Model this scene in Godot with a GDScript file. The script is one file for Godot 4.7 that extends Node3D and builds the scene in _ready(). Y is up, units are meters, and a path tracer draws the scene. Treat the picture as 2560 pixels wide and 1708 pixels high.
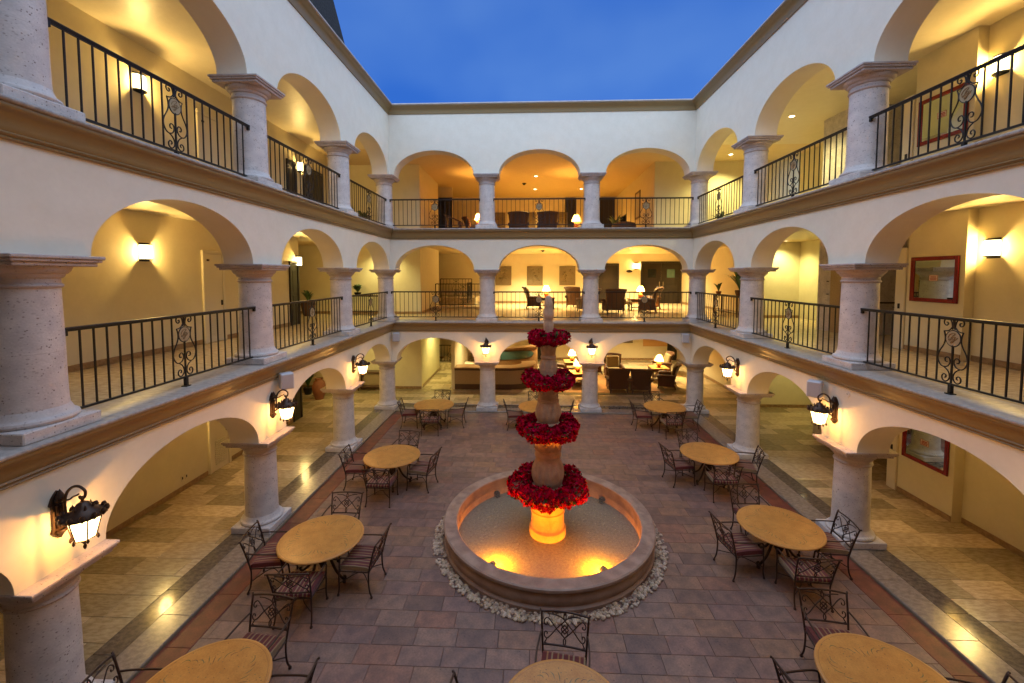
extends Node3D
# Hotel courtyard at dusk. Plan coordinates: x to the right, h up from the courtyard paving, z away from the viewer.

const LX := -5.26      # courtyard face of the left arcade
const RX := 6.06       # courtyard face of the right arcade
const BZ := 16.0       # courtyard face of the back arcade
const TH := 0.58       # thickness of the arcade walls
const F2 := 3.47
const F3 := 6.97
const GF := 0.05
const SIDE_Z := [0.50, 4.45, 8.40, 12.35, 16.29]
const BACK_X := [-5.55, -1.597, 2.36, 6.35]
const SPRING := [1.94, 5.44, 8.98]
const CROWN := [2.83, 6.355, 9.88]
const FLOOR := [0.05, 3.47, 6.97]

var M := {}
var used := {}
var rng := RandomNumberGenerator.new()
var cache := {}

static func P(x: float, h: float, z: float) -> Vector3:
	return Vector3(x, h, -z)

# ------------------------------------------------------------------ mesh builder
class MB:
	var v := PackedVector3Array()
	var n := PackedVector3Array()
	var uv := PackedVector2Array()
	var c := PackedColorArray()
	var col := Color(1, 1, 1)
	var colored := false

	func tri(a: Vector3, b: Vector3, d: Vector3, na: Vector3, nb: Vector3, nd: Vector3, ua := Vector2(), ub := Vector2(), ud := Vector2()) -> void:
		if (b - a).cross(d - a).dot(na + nb + nd) > 0.0:
			v.append(a); v.append(d); v.append(b)
			n.append(na); n.append(nd); n.append(nb)
			uv.append(ua); uv.append(ud); uv.append(ub)
		else:
			v.append(a); v.append(b); v.append(d)
			n.append(na); n.append(nb); n.append(nd)
			uv.append(ua); uv.append(ub); uv.append(ud)
		if colored:
			c.append(col); c.append(col); c.append(col)

	func quad(a: Vector3, b: Vector3, d: Vector3, e: Vector3, nn: Vector3) -> void:
		tri(a, b, d, nn, nn, nn, Vector2(0, 0), Vector2(1, 0), Vector2(1, 1))
		tri(a, d, e, nn, nn, nn, Vector2(0, 0), Vector2(1, 1), Vector2(0, 1))

	func quads(a: Vector3, b: Vector3, d: Vector3, e: Vector3, na: Vector3, nb: Vector3, nd: Vector3, ne: Vector3) -> void:
		tri(a, b, d, na, nb, nd)
		tri(a, d, e, na, nd, ne)

	# box with chamfered edges; faces of the box lie along the columns of rot
	func box(at: Vector3, s: Vector3, bev := 0.0, rot := Basis()) -> void:
		var h := s * 0.5
		var ax := [Vector3.RIGHT, Vector3.UP, Vector3.BACK]
		for k in 3:
			var i := (k + 1) % 3
			var j := (k + 2) % 3
			for sg in [-1.0, 1.0]:
				var nn: Vector3 = ax[k] * sg
				var ctr: Vector3 = nn * h[k]
				var ui: Vector3 = ax[i] * (h[i] - bev)
				var uj: Vector3 = ax[j] * (h[j] - bev)
				quad(at + rot * (ctr - ui - uj), at + rot * (ctr + ui - uj), at + rot * (ctr + ui + uj), at + rot * (ctr - ui + uj), rot * nn)
		if bev <= 0.0:
			return
		for k in 3:
			var i := (k + 1) % 3
			var j := (k + 2) % 3
			for si in [-1.0, 1.0]:
				for sj in [-1.0, 1.0]:
					var e: Vector3 = ax[k] * (h[k] - bev)
					var p: Vector3 = ax[i] * h[i] * si + ax[j] * (h[j] - bev) * sj
					var q: Vector3 = ax[i] * (h[i] - bev) * si + ax[j] * h[j] * sj
					quad(at + rot * (p - e), at + rot * (p + e), at + rot * (q + e), at + rot * (q - e), rot * (ax[i] * si + ax[j] * sj).normalized())
		for sx in [-1.0, 1.0]:
			for sy in [-1.0, 1.0]:
				for sz in [-1.0, 1.0]:
					var g := Vector3(sx, sy, sz)
					var a := Vector3(h.x, h.y - bev, h.z - bev) * g
					var b := Vector3(h.x - bev, h.y, h.z - bev) * g
					var d := Vector3(h.x - bev, h.y - bev, h.z) * g
					var nn := (rot * g).normalized()
					tri(at + rot * a, at + rot * b, at + rot * d, nn, nn, nn)

	# profile: radius (x) and height (y), going up; flute: amplitude per profile point
	func lathe(prof: Array, seg := 32, at := Vector3(), flutes := 0, amp: Array = [], sx := 1.0, sz := 1.0) -> void:
		var np := prof.size()
		var sn := []
		for i in np - 1:
			var d: Vector2 = prof[i + 1] - prof[i]
			sn.append(Vector2(d.y, -d.x).normalized() if d.length() > 1e-7 else Vector2(1, 0))
		for i in np - 1:
			var n0: Vector2 = sn[i]
			var n1: Vector2 = sn[i]
			if i > 0 and sn[i - 1].dot(sn[i]) > 0.80:
				n0 = (sn[i - 1] + sn[i]).normalized()
			if i < np - 2 and sn[i + 1].dot(sn[i]) > 0.80:
				n1 = (sn[i + 1] + sn[i]).normalized()
			var a0: float = amp[i] if amp.size() > i else 0.0
			var a1: float = amp[i + 1] if amp.size() > i + 1 else 0.0
			for k in seg:
				var t0 := TAU * k / seg
				var t1 := TAU * (k + 1) / seg
				var r00: float = prof[i].x * (1.0 + a0 * cos(flutes * t0))
				var r01: float = prof[i].x * (1.0 + a0 * cos(flutes * t1))
				var r10: float = prof[i + 1].x * (1.0 + a1 * cos(flutes * t0))
				var r11: float = prof[i + 1].x * (1.0 + a1 * cos(flutes * t1))
				var d0 := Vector3(cos(t0) * sx, 0, sin(t0) * sz)
				var d1 := Vector3(cos(t1) * sx, 0, sin(t1) * sz)
				var w0 := Vector3(-sin(t0), 0, cos(t0)) * (a0 * flutes * sin(flutes * t0))
				var w1 := Vector3(-sin(t1), 0, cos(t1)) * (a0 * flutes * sin(flutes * t1))
				var q00 := at + d0 * r00 + Vector3(0, prof[i].y, 0)
				var q01 := at + d1 * r01 + Vector3(0, prof[i].y, 0)
				var q10 := at + d0 * r10 + Vector3(0, prof[i + 1].y, 0)
				var q11 := at + d1 * r11 + Vector3(0, prof[i + 1].y, 0)
				var m00 := (d0 * n0.x + w0 * n0.x + Vector3(0, n0.y, 0)).normalized()
				var m01 := (d1 * n0.x + w1 * n0.x + Vector3(0, n0.y, 0)).normalized()
				var m10 := (d0 * n1.x + w0 * n1.x + Vector3(0, n1.y, 0)).normalized()
				var m11 := (d1 * n1.x + w1 * n1.x + Vector3(0, n1.y, 0)).normalized()
				tri(q00, q01, q11, m00, m01, m11, Vector2(float(k) / seg, 0), Vector2(float(k + 1) / seg, 0), Vector2(float(k + 1) / seg, 1))
				tri(q00, q11, q10, m00, m11, m10, Vector2(float(k) / seg, 0), Vector2(float(k + 1) / seg, 1), Vector2(float(k) / seg, 1))

	func tube(pts: Array, r: float, sides := 6, r_end := -1.0, flat := 1.0) -> void:
		var np := pts.size()
		if np < 2:
			return
		var up := Vector3.UP
		var t0: Vector3 = (pts[1] - pts[0]).normalized()
		if absf(t0.dot(up)) > 0.9:
			up = Vector3.RIGHT
		var side := t0.cross(up).normalized()
		var rings := []
		var norms := []
		for i in np:
			var t: Vector3
			if i == 0:
				t = pts[1] - pts[0]
			elif i == np - 1:
				t = pts[i] - pts[i - 1]
			else:
				t = (pts[i + 1] - pts[i]).normalized() + (pts[i] - pts[i - 1]).normalized()
			if t.length() < 1e-6:
				t = pts[i] - pts[i - 1]
			t = t.normalized()
			side = (side - t * side.dot(t))
			if side.length() < 1e-5:
				side = t.cross(Vector3(0.3, 0.8, 0.5))
			side = side.normalized()
			var bi := t.cross(side)
			var rr := r if r_end < 0.0 else lerpf(r, r_end, float(i) / (np - 1))
			var ring := []
			var nr := []
			for k in sides:
				var a := TAU * (k + 0.5) / sides
				var d := side * cos(a) + bi * sin(a) * flat
				ring.append(pts[i] + d * rr)
				nr.append((side * cos(a) + bi * sin(a)).normalized())
			rings.append(ring)
			norms.append(nr)
		for i in np - 1:
			for k in sides:
				var k2 := (k + 1) % sides
				quads(rings[i][k], rings[i][k2], rings[i + 1][k2], rings[i + 1][k], norms[i][k], norms[i][k2], norms[i + 1][k2], norms[i + 1][k])
		for e in [0, np - 1]:
			var nn: Vector3 = (pts[0] - pts[1]).normalized() if e == 0 else (pts[np - 1] - pts[np - 2]).normalized()
			for k in range(1, sides - 1):
				tri(rings[e][0], rings[e][k], rings[e][k + 1], nn, nn, nn)

	# polygon (in the plane of ux, uy) pushed out along uz by depth
	func prism(poly: PackedVector2Array, at: Vector3, ux: Vector3, uy: Vector3, depth: float, smooth := false) -> void:
		var uz := ux.cross(uy).normalized()
		var idx := Geometry2D.triangulate_polygon(poly)
		for e in [0.0, depth]:
			var nn := -uz if e == 0.0 else uz
			if depth < 0.0:
				nn = -nn
			for k in range(0, idx.size(), 3):
				var a := poly[idx[k]]
				var b := poly[idx[k + 1]]
				var d := poly[idx[k + 2]]
				tri(at + ux * a.x + uy * a.y + uz * e, at + ux * b.x + uy * b.y + uz * e, at + ux * d.x + uy * d.y + uz * e, nn, nn, nn, a, b, d)
		var ctr := Vector2()
		for q in poly:
			ctr += q
		ctr /= poly.size()
		var cw := Geometry2D.is_polygon_clockwise(poly)
		for k in poly.size():
			var a := poly[k]
			var b := poly[(k + 1) % poly.size()]
			var d := (b - a).normalized()
			var o := Vector2(d.y, -d.x)
			if cw:
				o = -o
			var nn := ux * o.x + uy * o.y
			quad(at + ux * a.x + uy * a.y, at + ux * b.x + uy * b.y, at + ux * b.x + uy * b.y + uz * depth, at + ux * a.x + uy * a.y + uz * depth, nn)

	func sphere(at: Vector3, r: float, seg := 10, sy := 1.0) -> void:
		var prof := []
		var rows := maxi(4, seg / 2)
		for i in rows + 1:
			var a := -PI / 2 + PI * i / rows
			prof.append(Vector2(maxf(cos(a) * r, 0.0001), sin(a) * r * sy))
		lathe(prof, seg, at)

	func mesh() -> ArrayMesh:
		var arr := []
		arr.resize(Mesh.ARRAY_MAX)
		arr[Mesh.ARRAY_VERTEX] = v
		arr[Mesh.ARRAY_NORMAL] = n
		arr[Mesh.ARRAY_TEX_UV] = uv
		if colored:
			arr[Mesh.ARRAY_COLOR] = c
		var m := ArrayMesh.new()
		m.add_surface_from_arrays(Mesh.PRIMITIVE_TRIANGLES, arr)
		return m

# ------------------------------------------------------------------ naming and placing
func numbered(s: String) -> String:
	if not used.has(s):
		used[s] = 0
		return s
	used[s] += 1
	return "%s_%03d" % [s, used[s]]

func child_name(p: Node, s: String) -> String:
	var k := "%d|%s" % [p.get_instance_id(), s]
	if not used.has(k):
		used[k] = 0
		return s
	used[k] += 1
	return "%s_%03d" % [s, used[k]]

func tag(o: Node, label: String, category: String, group := "") -> Node:
	o.set_meta("label", label)
	o.set_meta("category", category)
	if group:
		o.set_meta("group", group)
	return o

func thing(called: String, label: String, category: String, at := Vector3(), turn := 0.0, group := "") -> Node3D:
	var o := Node3D.new()
	o.name = numbered(called)
	add_child(o)
	o.position = at
	o.rotation.y = turn
	tag(o, label, category, group)
	return o

func put(called: String, b, m: Material, parent: Node = self) -> MeshInstance3D:
	var o := MeshInstance3D.new()
	o.name = numbered(called) if parent == self else child_name(parent, called)
	o.mesh = b.mesh() if b is MB else b
	o.material_override = m
	parent.add_child(o, true)
	return o

func struct(called: String, b, m: Material) -> MeshInstance3D:
	var o := put(called, b, m)
	o.set_meta("kind", "structure")
	return o

func dup(src: Node3D, label: String, at: Vector3, turn: float, group := "") -> Node3D:
	var base: String = src.name
	base = base.rstrip("0123456789")
	if base.ends_with("_") and base != String(src.name):
		base = base.trim_suffix("_")
	var o: Node3D = src.duplicate()
	o.name = numbered(base)
	add_child(o)
	o.position = at
	o.rotation.y = turn
	o.set_meta("label", label)
	if group:
		o.set_meta("group", group)
	return o

func omni(parent: Node, at: Vector3, energy: float, col: Color, size := 0.05, rng_m := 18.0) -> void:
	var l := OmniLight3D.new()
	l.name = "lamp_light"
	l.light_color = col
	l.light_energy = energy
	l.light_size = size
	l.omni_range = rng_m
	l.omni_attenuation = 2.0
	l.shadow_enabled = true
	parent.add_child(l, true)
	l.position = at

func spot(parent: Node, at: Vector3, to: Vector3, energy: float, col: Color, angle: float, size := 0.06) -> void:
	var l := SpotLight3D.new()
	l.name = "lamp_light"
	l.light_color = col
	l.light_energy = energy
	l.light_size = size
	l.spot_range = 18.0
	l.spot_attenuation = 2.0
	l.spot_angle = angle
	l.spot_angle_attenuation = 0.8
	l.shadow_enabled = true
	parent.add_child(l, true)
	l.position = at
	var up := Vector3.UP if absf(to.normalized().y) < 0.95 else Vector3.BACK
	l.basis = Basis.looking_at(to, up)

func smooth_curve(pts: Array, per := 4) -> Array:
	var out := []
	var k := pts.size()
	for i in k - 1:
		var a = pts[maxi(i - 1, 0)]
		var b = pts[i]
		var d = pts[i + 1]
		var e = pts[mini(i + 2, k - 1)]
		for j in per:
			out.append(b.cubic_interpolate(d, a, e, float(j) / per))
	out.append(pts[k - 1])
	return out

func to3(pts: Array, z := 0.0, sx := 1.0) -> Array:
	var out := []
	for p in pts:
		out.append(Vector3(p.x * sx, p.y, z))
	return out

# ------------------------------------------------------------------ materials
func lin(r: float, g: float, b: float) -> Color:
	return Color(r, g, b).linear_to_srgb()

func noise(sd: int, freq: float, size := 256, oct := 4, kind := FastNoiseLite.TYPE_SIMPLEX_SMOOTH) -> PackedByteArray:
	var f := FastNoiseLite.new()
	f.seed = sd
	f.frequency = freq
	f.noise_type = kind
	f.fractal_octaves = oct
	if kind == FastNoiseLite.TYPE_CELLULAR:
		f.fractal_type = FastNoiseLite.FRACTAL_NONE
		f.cellular_return_type = FastNoiseLite.RETURN_DISTANCE
	return f.get_seamless_image(size, size).get_data()

func image_tex(data: PackedByteArray, size: int, fmt := Image.FORMAT_RGB8) -> ImageTexture:
	return ImageTexture.create_from_image(Image.create_from_data(size, size, false, fmt, data))

# stone: two tones mixed by low noise, fine grain, dark pits; linear colours
func stone_tex(sd: int, a: Vector3, b: Vector3, pit: Vector3, pits: float, size := 512, low := 0.008, grain := 0.12) -> ImageTexture:
	var n0 := noise(sd, low * 256.0 / size * 2.0, size, 4)
	var n1 := noise(sd + 1, 0.09, size, 3)
	var n2 := noise(sd + 2, 0.055, size, 1, FastNoiseLite.TYPE_CELLULAR)
	var n3 := noise(sd + 3, 0.03, size, 2)
	var out := PackedByteArray()
	out.resize(size * size * 3)
	for i in size * size:
		var t := clampf((n0[i] / 255.0 - 0.5) * 1.6 + 0.5, 0.0, 1.0)
		var g := 1.0 + (n1[i] / 255.0 - 0.5) * grain * 2.0
		var c := a.lerp(b, t) * g
		var lim := pits * maxf(0.0, n3[i] / 255.0 - 0.42) * 420.0
		if n2[i] < lim:
			c = c.lerp(pit, clampf((lim - n2[i]) / 14.0, 0.0, 0.9))
		var s := Color(c.x, c.y, c.z).linear_to_srgb()
		out[i * 3] = clampi(int(s.r * 255.0), 0, 255)
		out[i * 3 + 1] = clampi(int(s.g * 255.0), 0, 255)
		out[i * 3 + 2] = clampi(int(s.b * 255.0), 0, 255)
	return image_tex(out, size)

func bump_tex(sd: int, freq: float, oct := 4, size := 256) -> ImageTexture:
	return image_tex(noise(sd, freq, size, oct), size, Image.FORMAT_L8)

func mat(col: Color, rough := 0.7, metal := 0.0) -> StandardMaterial3D:
	var m := StandardMaterial3D.new()
	m.albedo_color = col
	m.roughness = rough
	m.metallic = metal
	return m

func tri_mat(tex: Texture2D, scale: Vector3, rough: float, tint := Color(1, 1, 1), world := true, off := Vector3()) -> StandardMaterial3D:
	var m := mat(tint, rough)
	m.albedo_texture = tex
	m.uv1_triplanar = true
	m.uv1_world_triplanar = world
	m.uv1_scale = scale
	m.uv1_offset = off
	return m

func add_bump(m: StandardMaterial3D, tex: Texture2D, cm: float) -> StandardMaterial3D:
	m.heightmap_enabled = true
	m.heightmap_texture = tex
	m.heightmap_scale = cm
	return m

func glow(col: Color, e: float) -> StandardMaterial3D:
	var m := mat(Color(0.9, 0.9, 0.9), 0.5)
	m.emission_enabled = true
	m.emission = col
	m.emission_energy_multiplier = e
	return m

func make_materials() -> void:
	var st := bump_tex(11, 0.02, 5)
	var mott := stone_tex(21, Vector3(0.95, 0.945, 0.935), Vector3(0.985, 0.985, 0.985), Vector3(0.9, 0.9, 0.9), 0.0, 256, 0.01, 0.02)
	M.stucco = add_bump(tri_mat(mott, Vector3(0.45, 0.45, 0.45), 0.85, lin(0.76, 0.71, 0.60)), st, 0.35)
	M.inner = add_bump(tri_mat(mott, Vector3(0.4, 0.4, 0.4), 0.72, lin(0.74, 0.65, 0.43)), st, 0.3)
	M.ceiling = add_bump(tri_mat(mott, Vector3(0.5, 0.5, 0.5), 0.42, lin(0.75, 0.66, 0.48)), st, 0.5)
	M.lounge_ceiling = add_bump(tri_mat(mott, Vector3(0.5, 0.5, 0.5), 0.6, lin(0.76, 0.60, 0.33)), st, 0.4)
	M.cornice = add_bump(tri_mat(mott, Vector3(0.7, 0.7, 0.7), 0.42, lin(0.265, 0.185, 0.080)), st, 0.12)
	var ct := stone_tex(31, Vector3(0.64, 0.58, 0.545), Vector3(0.51, 0.46, 0.445), Vector3(0.15, 0.10, 0.085), 0.32)
	M.cantera = tri_mat(ct, Vector3(0.85, 0.85, 0.85), 0.75)
	add_bump(M.cantera, bump_tex(33, 0.05, 4), 0.25)
	M.cantera_cap = tri_mat(ct, Vector3(0.85, 0.85, 0.85), 0.75, lin(0.80, 0.76, 0.76))
	var trv := stone_tex(41, Vector3(0.66, 0.53, 0.33), Vector3(0.47, 0.355, 0.20), Vector3(0.20, 0.14, 0.07), 0.10, 512, 0.02, 0.10)
	M.tiles = []
	var tones := [1.0, 0.86, 0.94, 0.72, 0.90, 0.80]
	for i in tones.size():
		var t: float = tones[i]
		var m := tri_mat(trv, Vector3(0.5, 0.5, 1.5), 0.20, Color(t, t * 0.99, t * (0.96 if i % 2 else 1.0)).clamp(), true, Vector3(0.37 * i, 0, 0.61 * i))
		m.metallic_specular = 0.5
		M.tiles.append(m)
	M.grout = mat(lin(0.20, 0.15, 0.09), 0.8)
	M.paver_grout = mat(lin(0.10, 0.06, 0.05), 0.8)
	M.floor_up = tri_mat(trv, Vector3(0.5, 0.5, 1.0), 0.25)
	M.skirting = tri_mat(trv, Vector3(0.8, 0.8, 0.8), 0.3, lin(0.55, 0.42, 0.32))
	var mb := stone_tex(51, Vector3(0.16, 0.125, 0.09), Vector3(0.085, 0.065, 0.05), Vector3(0.28, 0.24, 0.2), 0.05, 512, 0.02, 0.2)
	M.dark_marble = tri_mat(mb, Vector3(0.8, 0.8, 1.2), 0.10)
	var ml := stone_tex(55, Vector3(0.28, 0.22, 0.175), Vector3(0.185, 0.145, 0.115), Vector3(0.14, 0.11, 0.09), 0.08, 512, 0.02, 0.15)
	M.light_marble = tri_mat(ml, Vector3(0.8, 0.8, 1.2), 0.22)
	var mc := stone_tex(57, Vector3(0.42, 0.37, 0.33), Vector3(0.27, 0.235, 0.21), Vector3(0.18, 0.15, 0.14), 0.08, 512, 0.02, 0.15)
	M.coping = tri_mat(mc, Vector3(0.6, 0.6, 1.0), 0.42)
	var pv := stone_tex(61, Vector3(0.255, 0.148, 0.108), Vector3(0.16, 0.098, 0.078), Vector3(0.06, 0.035, 0.03), 0.16, 512, 0.012, 0.22)
	M.pavers = []
	var pt := [Color(1, 1, 1), Color(0.93, 0.92, 0.94), Color(1.0, 0.97, 0.92), Color(0.96, 0.94, 0.97), Color(1.0, 0.92, 0.89), Color(0.87, 0.86, 0.88)]
	for i in pt.size():
		var m := tri_mat(pv, Vector3(0.55, 0.55, 0.55), 0.46, pt[i], true, Vector3(0.29 * i, 0, 0.43 * i))
		add_bump(m, st, 0.15)
		M.pavers.append(m)
	M.red_strip = add_bump(tri_mat(pv, Vector3(0.6, 0.6, 0.6), 0.5, Color(0.88, 0.60, 0.54)), st, 0.1)
	M.iron = mat(lin(0.008, 0.006, 0.005), 0.45, 0.1)
	M.bronze = mat(lin(0.055, 0.027, 0.015), 0.42, 0.5)
	M.chair_iron = mat(lin(0.042, 0.018, 0.010), 0.5, 0.2)
	M.medallion = mat(lin(0.34, 0.26, 0.14), 0.6)
	M.monogram = mat(lin(0.20, 0.11, 0.03), 0.4, 0.2)
	M.fountain = add_bump(tri_mat(stone_tex(71, Vector3(0.66, 0.41, 0.26), Vector3(0.48, 0.27, 0.16), Vector3(0.14, 0.07, 0.035), 0.2), Vector3(0.9, 0.9, 0.9), 0.62), bump_tex(72, 0.06, 4), 0.3)
	M.basin = add_bump(tri_mat(stone_tex(75, Vector3(0.37, 0.245, 0.18), Vector3(0.23, 0.14, 0.10), Vector3(0.12, 0.07, 0.05), 0.12), Vector3(0.7, 0.7, 0.7), 0.55), bump_tex(72, 0.05, 4), 0.25)
	M.basin_floor = tri_mat(stone_tex(77, Vector3(0.17, 0.15, 0.10), Vector3(0.095, 0.09, 0.065), Vector3(0.26, 0.24, 0.18), 0.1, 256, 0.03, 0.22), Vector3(0.9, 0.9, 0.9), 0.7)
	var w := mat(Color(0.75, 0.8, 0.75, 0.07), 0.04)
	w.transparency = BaseMaterial3D.TRANSPARENCY_ALPHA
	add_bump(w, bump_tex(79, 0.03, 3), 0.7)
	w.uv1_triplanar = true
	w.uv1_world_triplanar = true
	w.uv1_scale = Vector3(1.2, 1.2, 1.2)
	M.water = w
	M.pebble = mat(lin(0.55, 0.42, 0.315), 0.7)
	M.pebble.vertex_color_use_as_albedo = true
	M.petal = mat(Color(1, 1, 1), 0.7)
	M.petal.metallic_specular = 0.15
	M.petal.vertex_color_use_as_albedo = true
	M.petal.backlight_enabled = true
	M.petal.backlight = Color(0.35, 0.35, 0.35)
	M.leaf = mat(lin(0.05, 0.11, 0.03), 0.5)
	M.leaf.backlight_enabled = true
	M.leaf.backlight = Color(0.3, 0.3, 0.3)
	M.table_top = mat(Color(1, 1, 1), 0.33)
	M.table_top.albedo_texture = table_print()
	M.table_edge = mat(lin(0.46, 0.215, 0.05), 0.4)
	M.stripe = mat(Color(1, 1, 1), 0.85)
	M.stripe.albedo_texture = stripe_print()
	M.stripe.rim_enabled = true
	M.stripe.rim = 0.3
	M.wicker = add_bump(tri_mat(stone_tex(81, Vector3(0.13, 0.052, 0.02), Vector3(0.06, 0.024, 0.010), Vector3(0.02, 0.01, 0.008), 0.2, 256, 0.05, 0.5), Vector3(4, 4, 4), 0.55, Color(1, 1, 1), false), bump_tex(82, 0.2, 2, 128), 0.6)
	M.floral = tri_mat(stone_tex(85, Vector3(0.34, 0.24, 0.10), Vector3(0.10, 0.06, 0.028), Vector3(0.22, 0.05, 0.03), 0.3, 256, 0.06, 0.2), Vector3(2.2, 2.2, 2.2), 0.85, Color(1, 1, 1), false)
	M.wood = tri_mat(stone_tex(91, Vector3(0.115, 0.05, 0.024), Vector3(0.055, 0.024, 0.012), Vector3(0.02, 0.01, 0.006), 0.1, 256, 0.03, 0.2), Vector3(0.6, 5.0, 5.0), 0.28)
	M.tan_wood = tri_mat(stone_tex(93, Vector3(0.32, 0.18, 0.08), Vector3(0.22, 0.115, 0.05), Vector3(0.12, 0.06, 0.03), 0.1, 256, 0.03, 0.2), Vector3(0.6, 4.0, 4.0), 0.3)
	M.black_wood = mat(lin(0.014, 0.010, 0.009), 0.3)
	M.dark_wood = mat(lin(0.013, 0.007, 0.005), 0.3)
	M.desk_stone = tri_mat(stone_tex(95, Vector3(0.42, 0.29, 0.15), Vector3(0.28, 0.17, 0.08), Vector3(0.5, 0.4, 0.26), 0.2, 256, 0.05, 0.3), Vector3(1.4, 1.4, 1.4), 0.3)
	M.relief = add_bump(tri_mat(stone_tex(97, Vector3(0.26, 0.20, 0.11), Vector3(0.17, 0.125, 0.07), Vector3(0.1, 0.07, 0.03), 0.3, 256, 0.05, 0.2), Vector3(1.2, 1.2, 1.2), 0.8), bump_tex(98, 0.05, 3), 2.0)
	M.white_paint = mat(lin(0.70, 0.62, 0.45), 0.5)
	M.white_plastic = mat(lin(0.55, 0.55, 0.58), 0.5)
	M.grille = mat(lin(0.40, 0.40, 0.43), 0.7)
	M.red_frame = mat(lin(0.20, 0.012, 0.010), 0.22)
	M.mirror = mat(Color(0.82, 0.86, 0.84), 0.02, 1.0)
	M.red_print = mat(lin(0.32, 0.02, 0.02), 0.5)
	M.cream_print = mat(lin(0.6, 0.5, 0.4), 0.5)
	M.jar = mat(lin(0.42, 0.13, 0.03), 0.25)
	var sh := mat(lin(0.82, 0.76, 0.62), 0.8)
	sh.backlight_enabled = true
	sh.backlight = Color(0.9, 0.85, 0.7)
	M.shade = sh
	M.bulb = glow(Color(1.0, 0.8, 0.5), 5.0)
	M.sconce_glass = glow(Color(1.0, 0.93, 0.70), 2.2)
	M.lantern_glass = glow(Color(1.0, 0.86, 0.58), 3.2)
	M.downlight = glow(Color(1.0, 0.9, 0.7), 6.0)
	M.amber = glow(Color(1.0, 0.72, 0.10), 3.0)
	M.terracotta = mat(lin(0.25, 0.09, 0.045), 0.7)
	M.soil = mat(lin(0.03, 0.02, 0.015), 0.9)
	M.screen = mat(lin(0.006, 0.008, 0.009), 0.15)
	M.teal_glass = mat(lin(0.06, 0.13, 0.12), 0.06)
	M.rug = tri_mat(stone_tex(101, Vector3(0.36, 0.20, 0.07), Vector3(0.22, 0.10, 0.04), Vector3(0.10, 0.03, 0.02), 0.35, 256, 0.05, 0.2), Vector3(1.0, 1.0, 1.0), 0.95)
	M.rug_border = mat(lin(0.16, 0.12, 0.05), 0.95)
	M.pale_print = mat(lin(0.5, 0.46, 0.36), 0.6)
	M.roof = add_bump(tri_mat(stone_tex(105, Vector3(0.010, 0.006, 0.004), Vector3(0.004, 0.003, 0.0025), Vector3(0.006, 0.004, 0.003), 0.2, 256, 0.05, 0.4), Vector3(1, 1, 1), 0.9), st, 2.0)
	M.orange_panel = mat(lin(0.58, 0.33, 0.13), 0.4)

func table_print() -> ImageTexture:
	var s := 512
	var n0 := noise(121, 0.012, s, 4)
	var n1 := noise(122, 0.09, s, 3)
	var d := PackedByteArray()
	d.resize(s * s * 3)
	for i in s * s:
		var t := n0[i] / 255.0
		var g := 1.0 + (n1[i] / 255.0 - 0.5) * 0.3
		var c := Vector3(0.52, 0.25, 0.058).lerp(Vector3(0.40, 0.17, 0.035), t) * g
		var q := Color(c.x, c.y, c.z).linear_to_srgb()
		d[i * 3] = clampi(int(q.r * 255), 0, 255)
		d[i * 3 + 1] = clampi(int(q.g * 255), 0, 255)
		d[i * 3 + 2] = clampi(int(q.b * 255), 0, 255)
	var im := Image.create_from_data(s, s, false, Image.FORMAT_RGB8, d)
	var r := RandomNumberGenerator.new()
	r.seed = 5
	var ink := [lin(0.10, 0.10, 0.035), lin(0.16, 0.08, 0.03), lin(0.12, 0.12, 0.06)]
	# four sprays of curled leaves and scattered specks
	for k in 4:
		var base := TAU * k / 4.0 + 0.4
		for j in 9:
			var a := base + (j - 4) * 0.13
			var rad := 120.0 + 14.0 * absf(j - 4.0) + r.randf_range(-6, 14)
			var len_: float = r.randf_range(26, 46)
			var bend := (j - 4) * 0.28 + r.randf_range(-0.2, 0.2)
			for q in 40:
				var t := q / 39.0
				var ang := a + bend * t * t * 0.9
				var pos := Vector2(256, 256) + Vector2(cos(a), sin(a)) * rad + Vector2(cos(ang), sin(ang)) * (len_ * t)
				var wd := int(1.0 + 2.6 * sin(PI * t))
				im.fill_rect(Rect2i(int(pos.x) - wd / 2, int(pos.y) - wd / 2, wd, wd), ink[j % 3])
	for k in 150:
		var a := r.randf() * TAU
		var rad := sqrt(r.randf()) * 235.0
		var wd := r.randi_range(2, 5)
		im.fill_rect(Rect2i(int(256 + cos(a) * rad), int(256 + sin(a) * rad), wd, r.randi_range(2, 4)), ink[k % 3])
	for k in 720:
		var a := TAU * k / 720.0
		im.fill_rect(Rect2i(int(256 + cos(a) * 238.0), int(256 + sin(a) * 238.0), 2, 2), lin(0.30, 0.13, 0.04))
	return ImageTexture.create_from_image(im)

func stripe_print() -> ImageTexture:
	var im := Image.create_empty(256, 64, false, Image.FORMAT_RGB8)
	var bands := [[0, 26, lin(0.11, 0.012, 0.012)], [26, 10, lin(0.26, 0.13, 0.05)], [36, 18, lin(0.11, 0.012, 0.014)], [54, 10, lin(0.25, 0.17, 0.09)]]
	for k in 4:
		for b in bands:
			im.fill_rect(Rect2i(k * 64 + b[0], 0, b[1], 64), b[2])
	for y in 64:
		for x in 256:
			if (x * 7 + y * 13) % 5 == 0:
				im.set_pixel(x, y, im.get_pixel(x, y).darkened(0.12))
	return ImageTexture.create_from_image(im)

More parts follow.
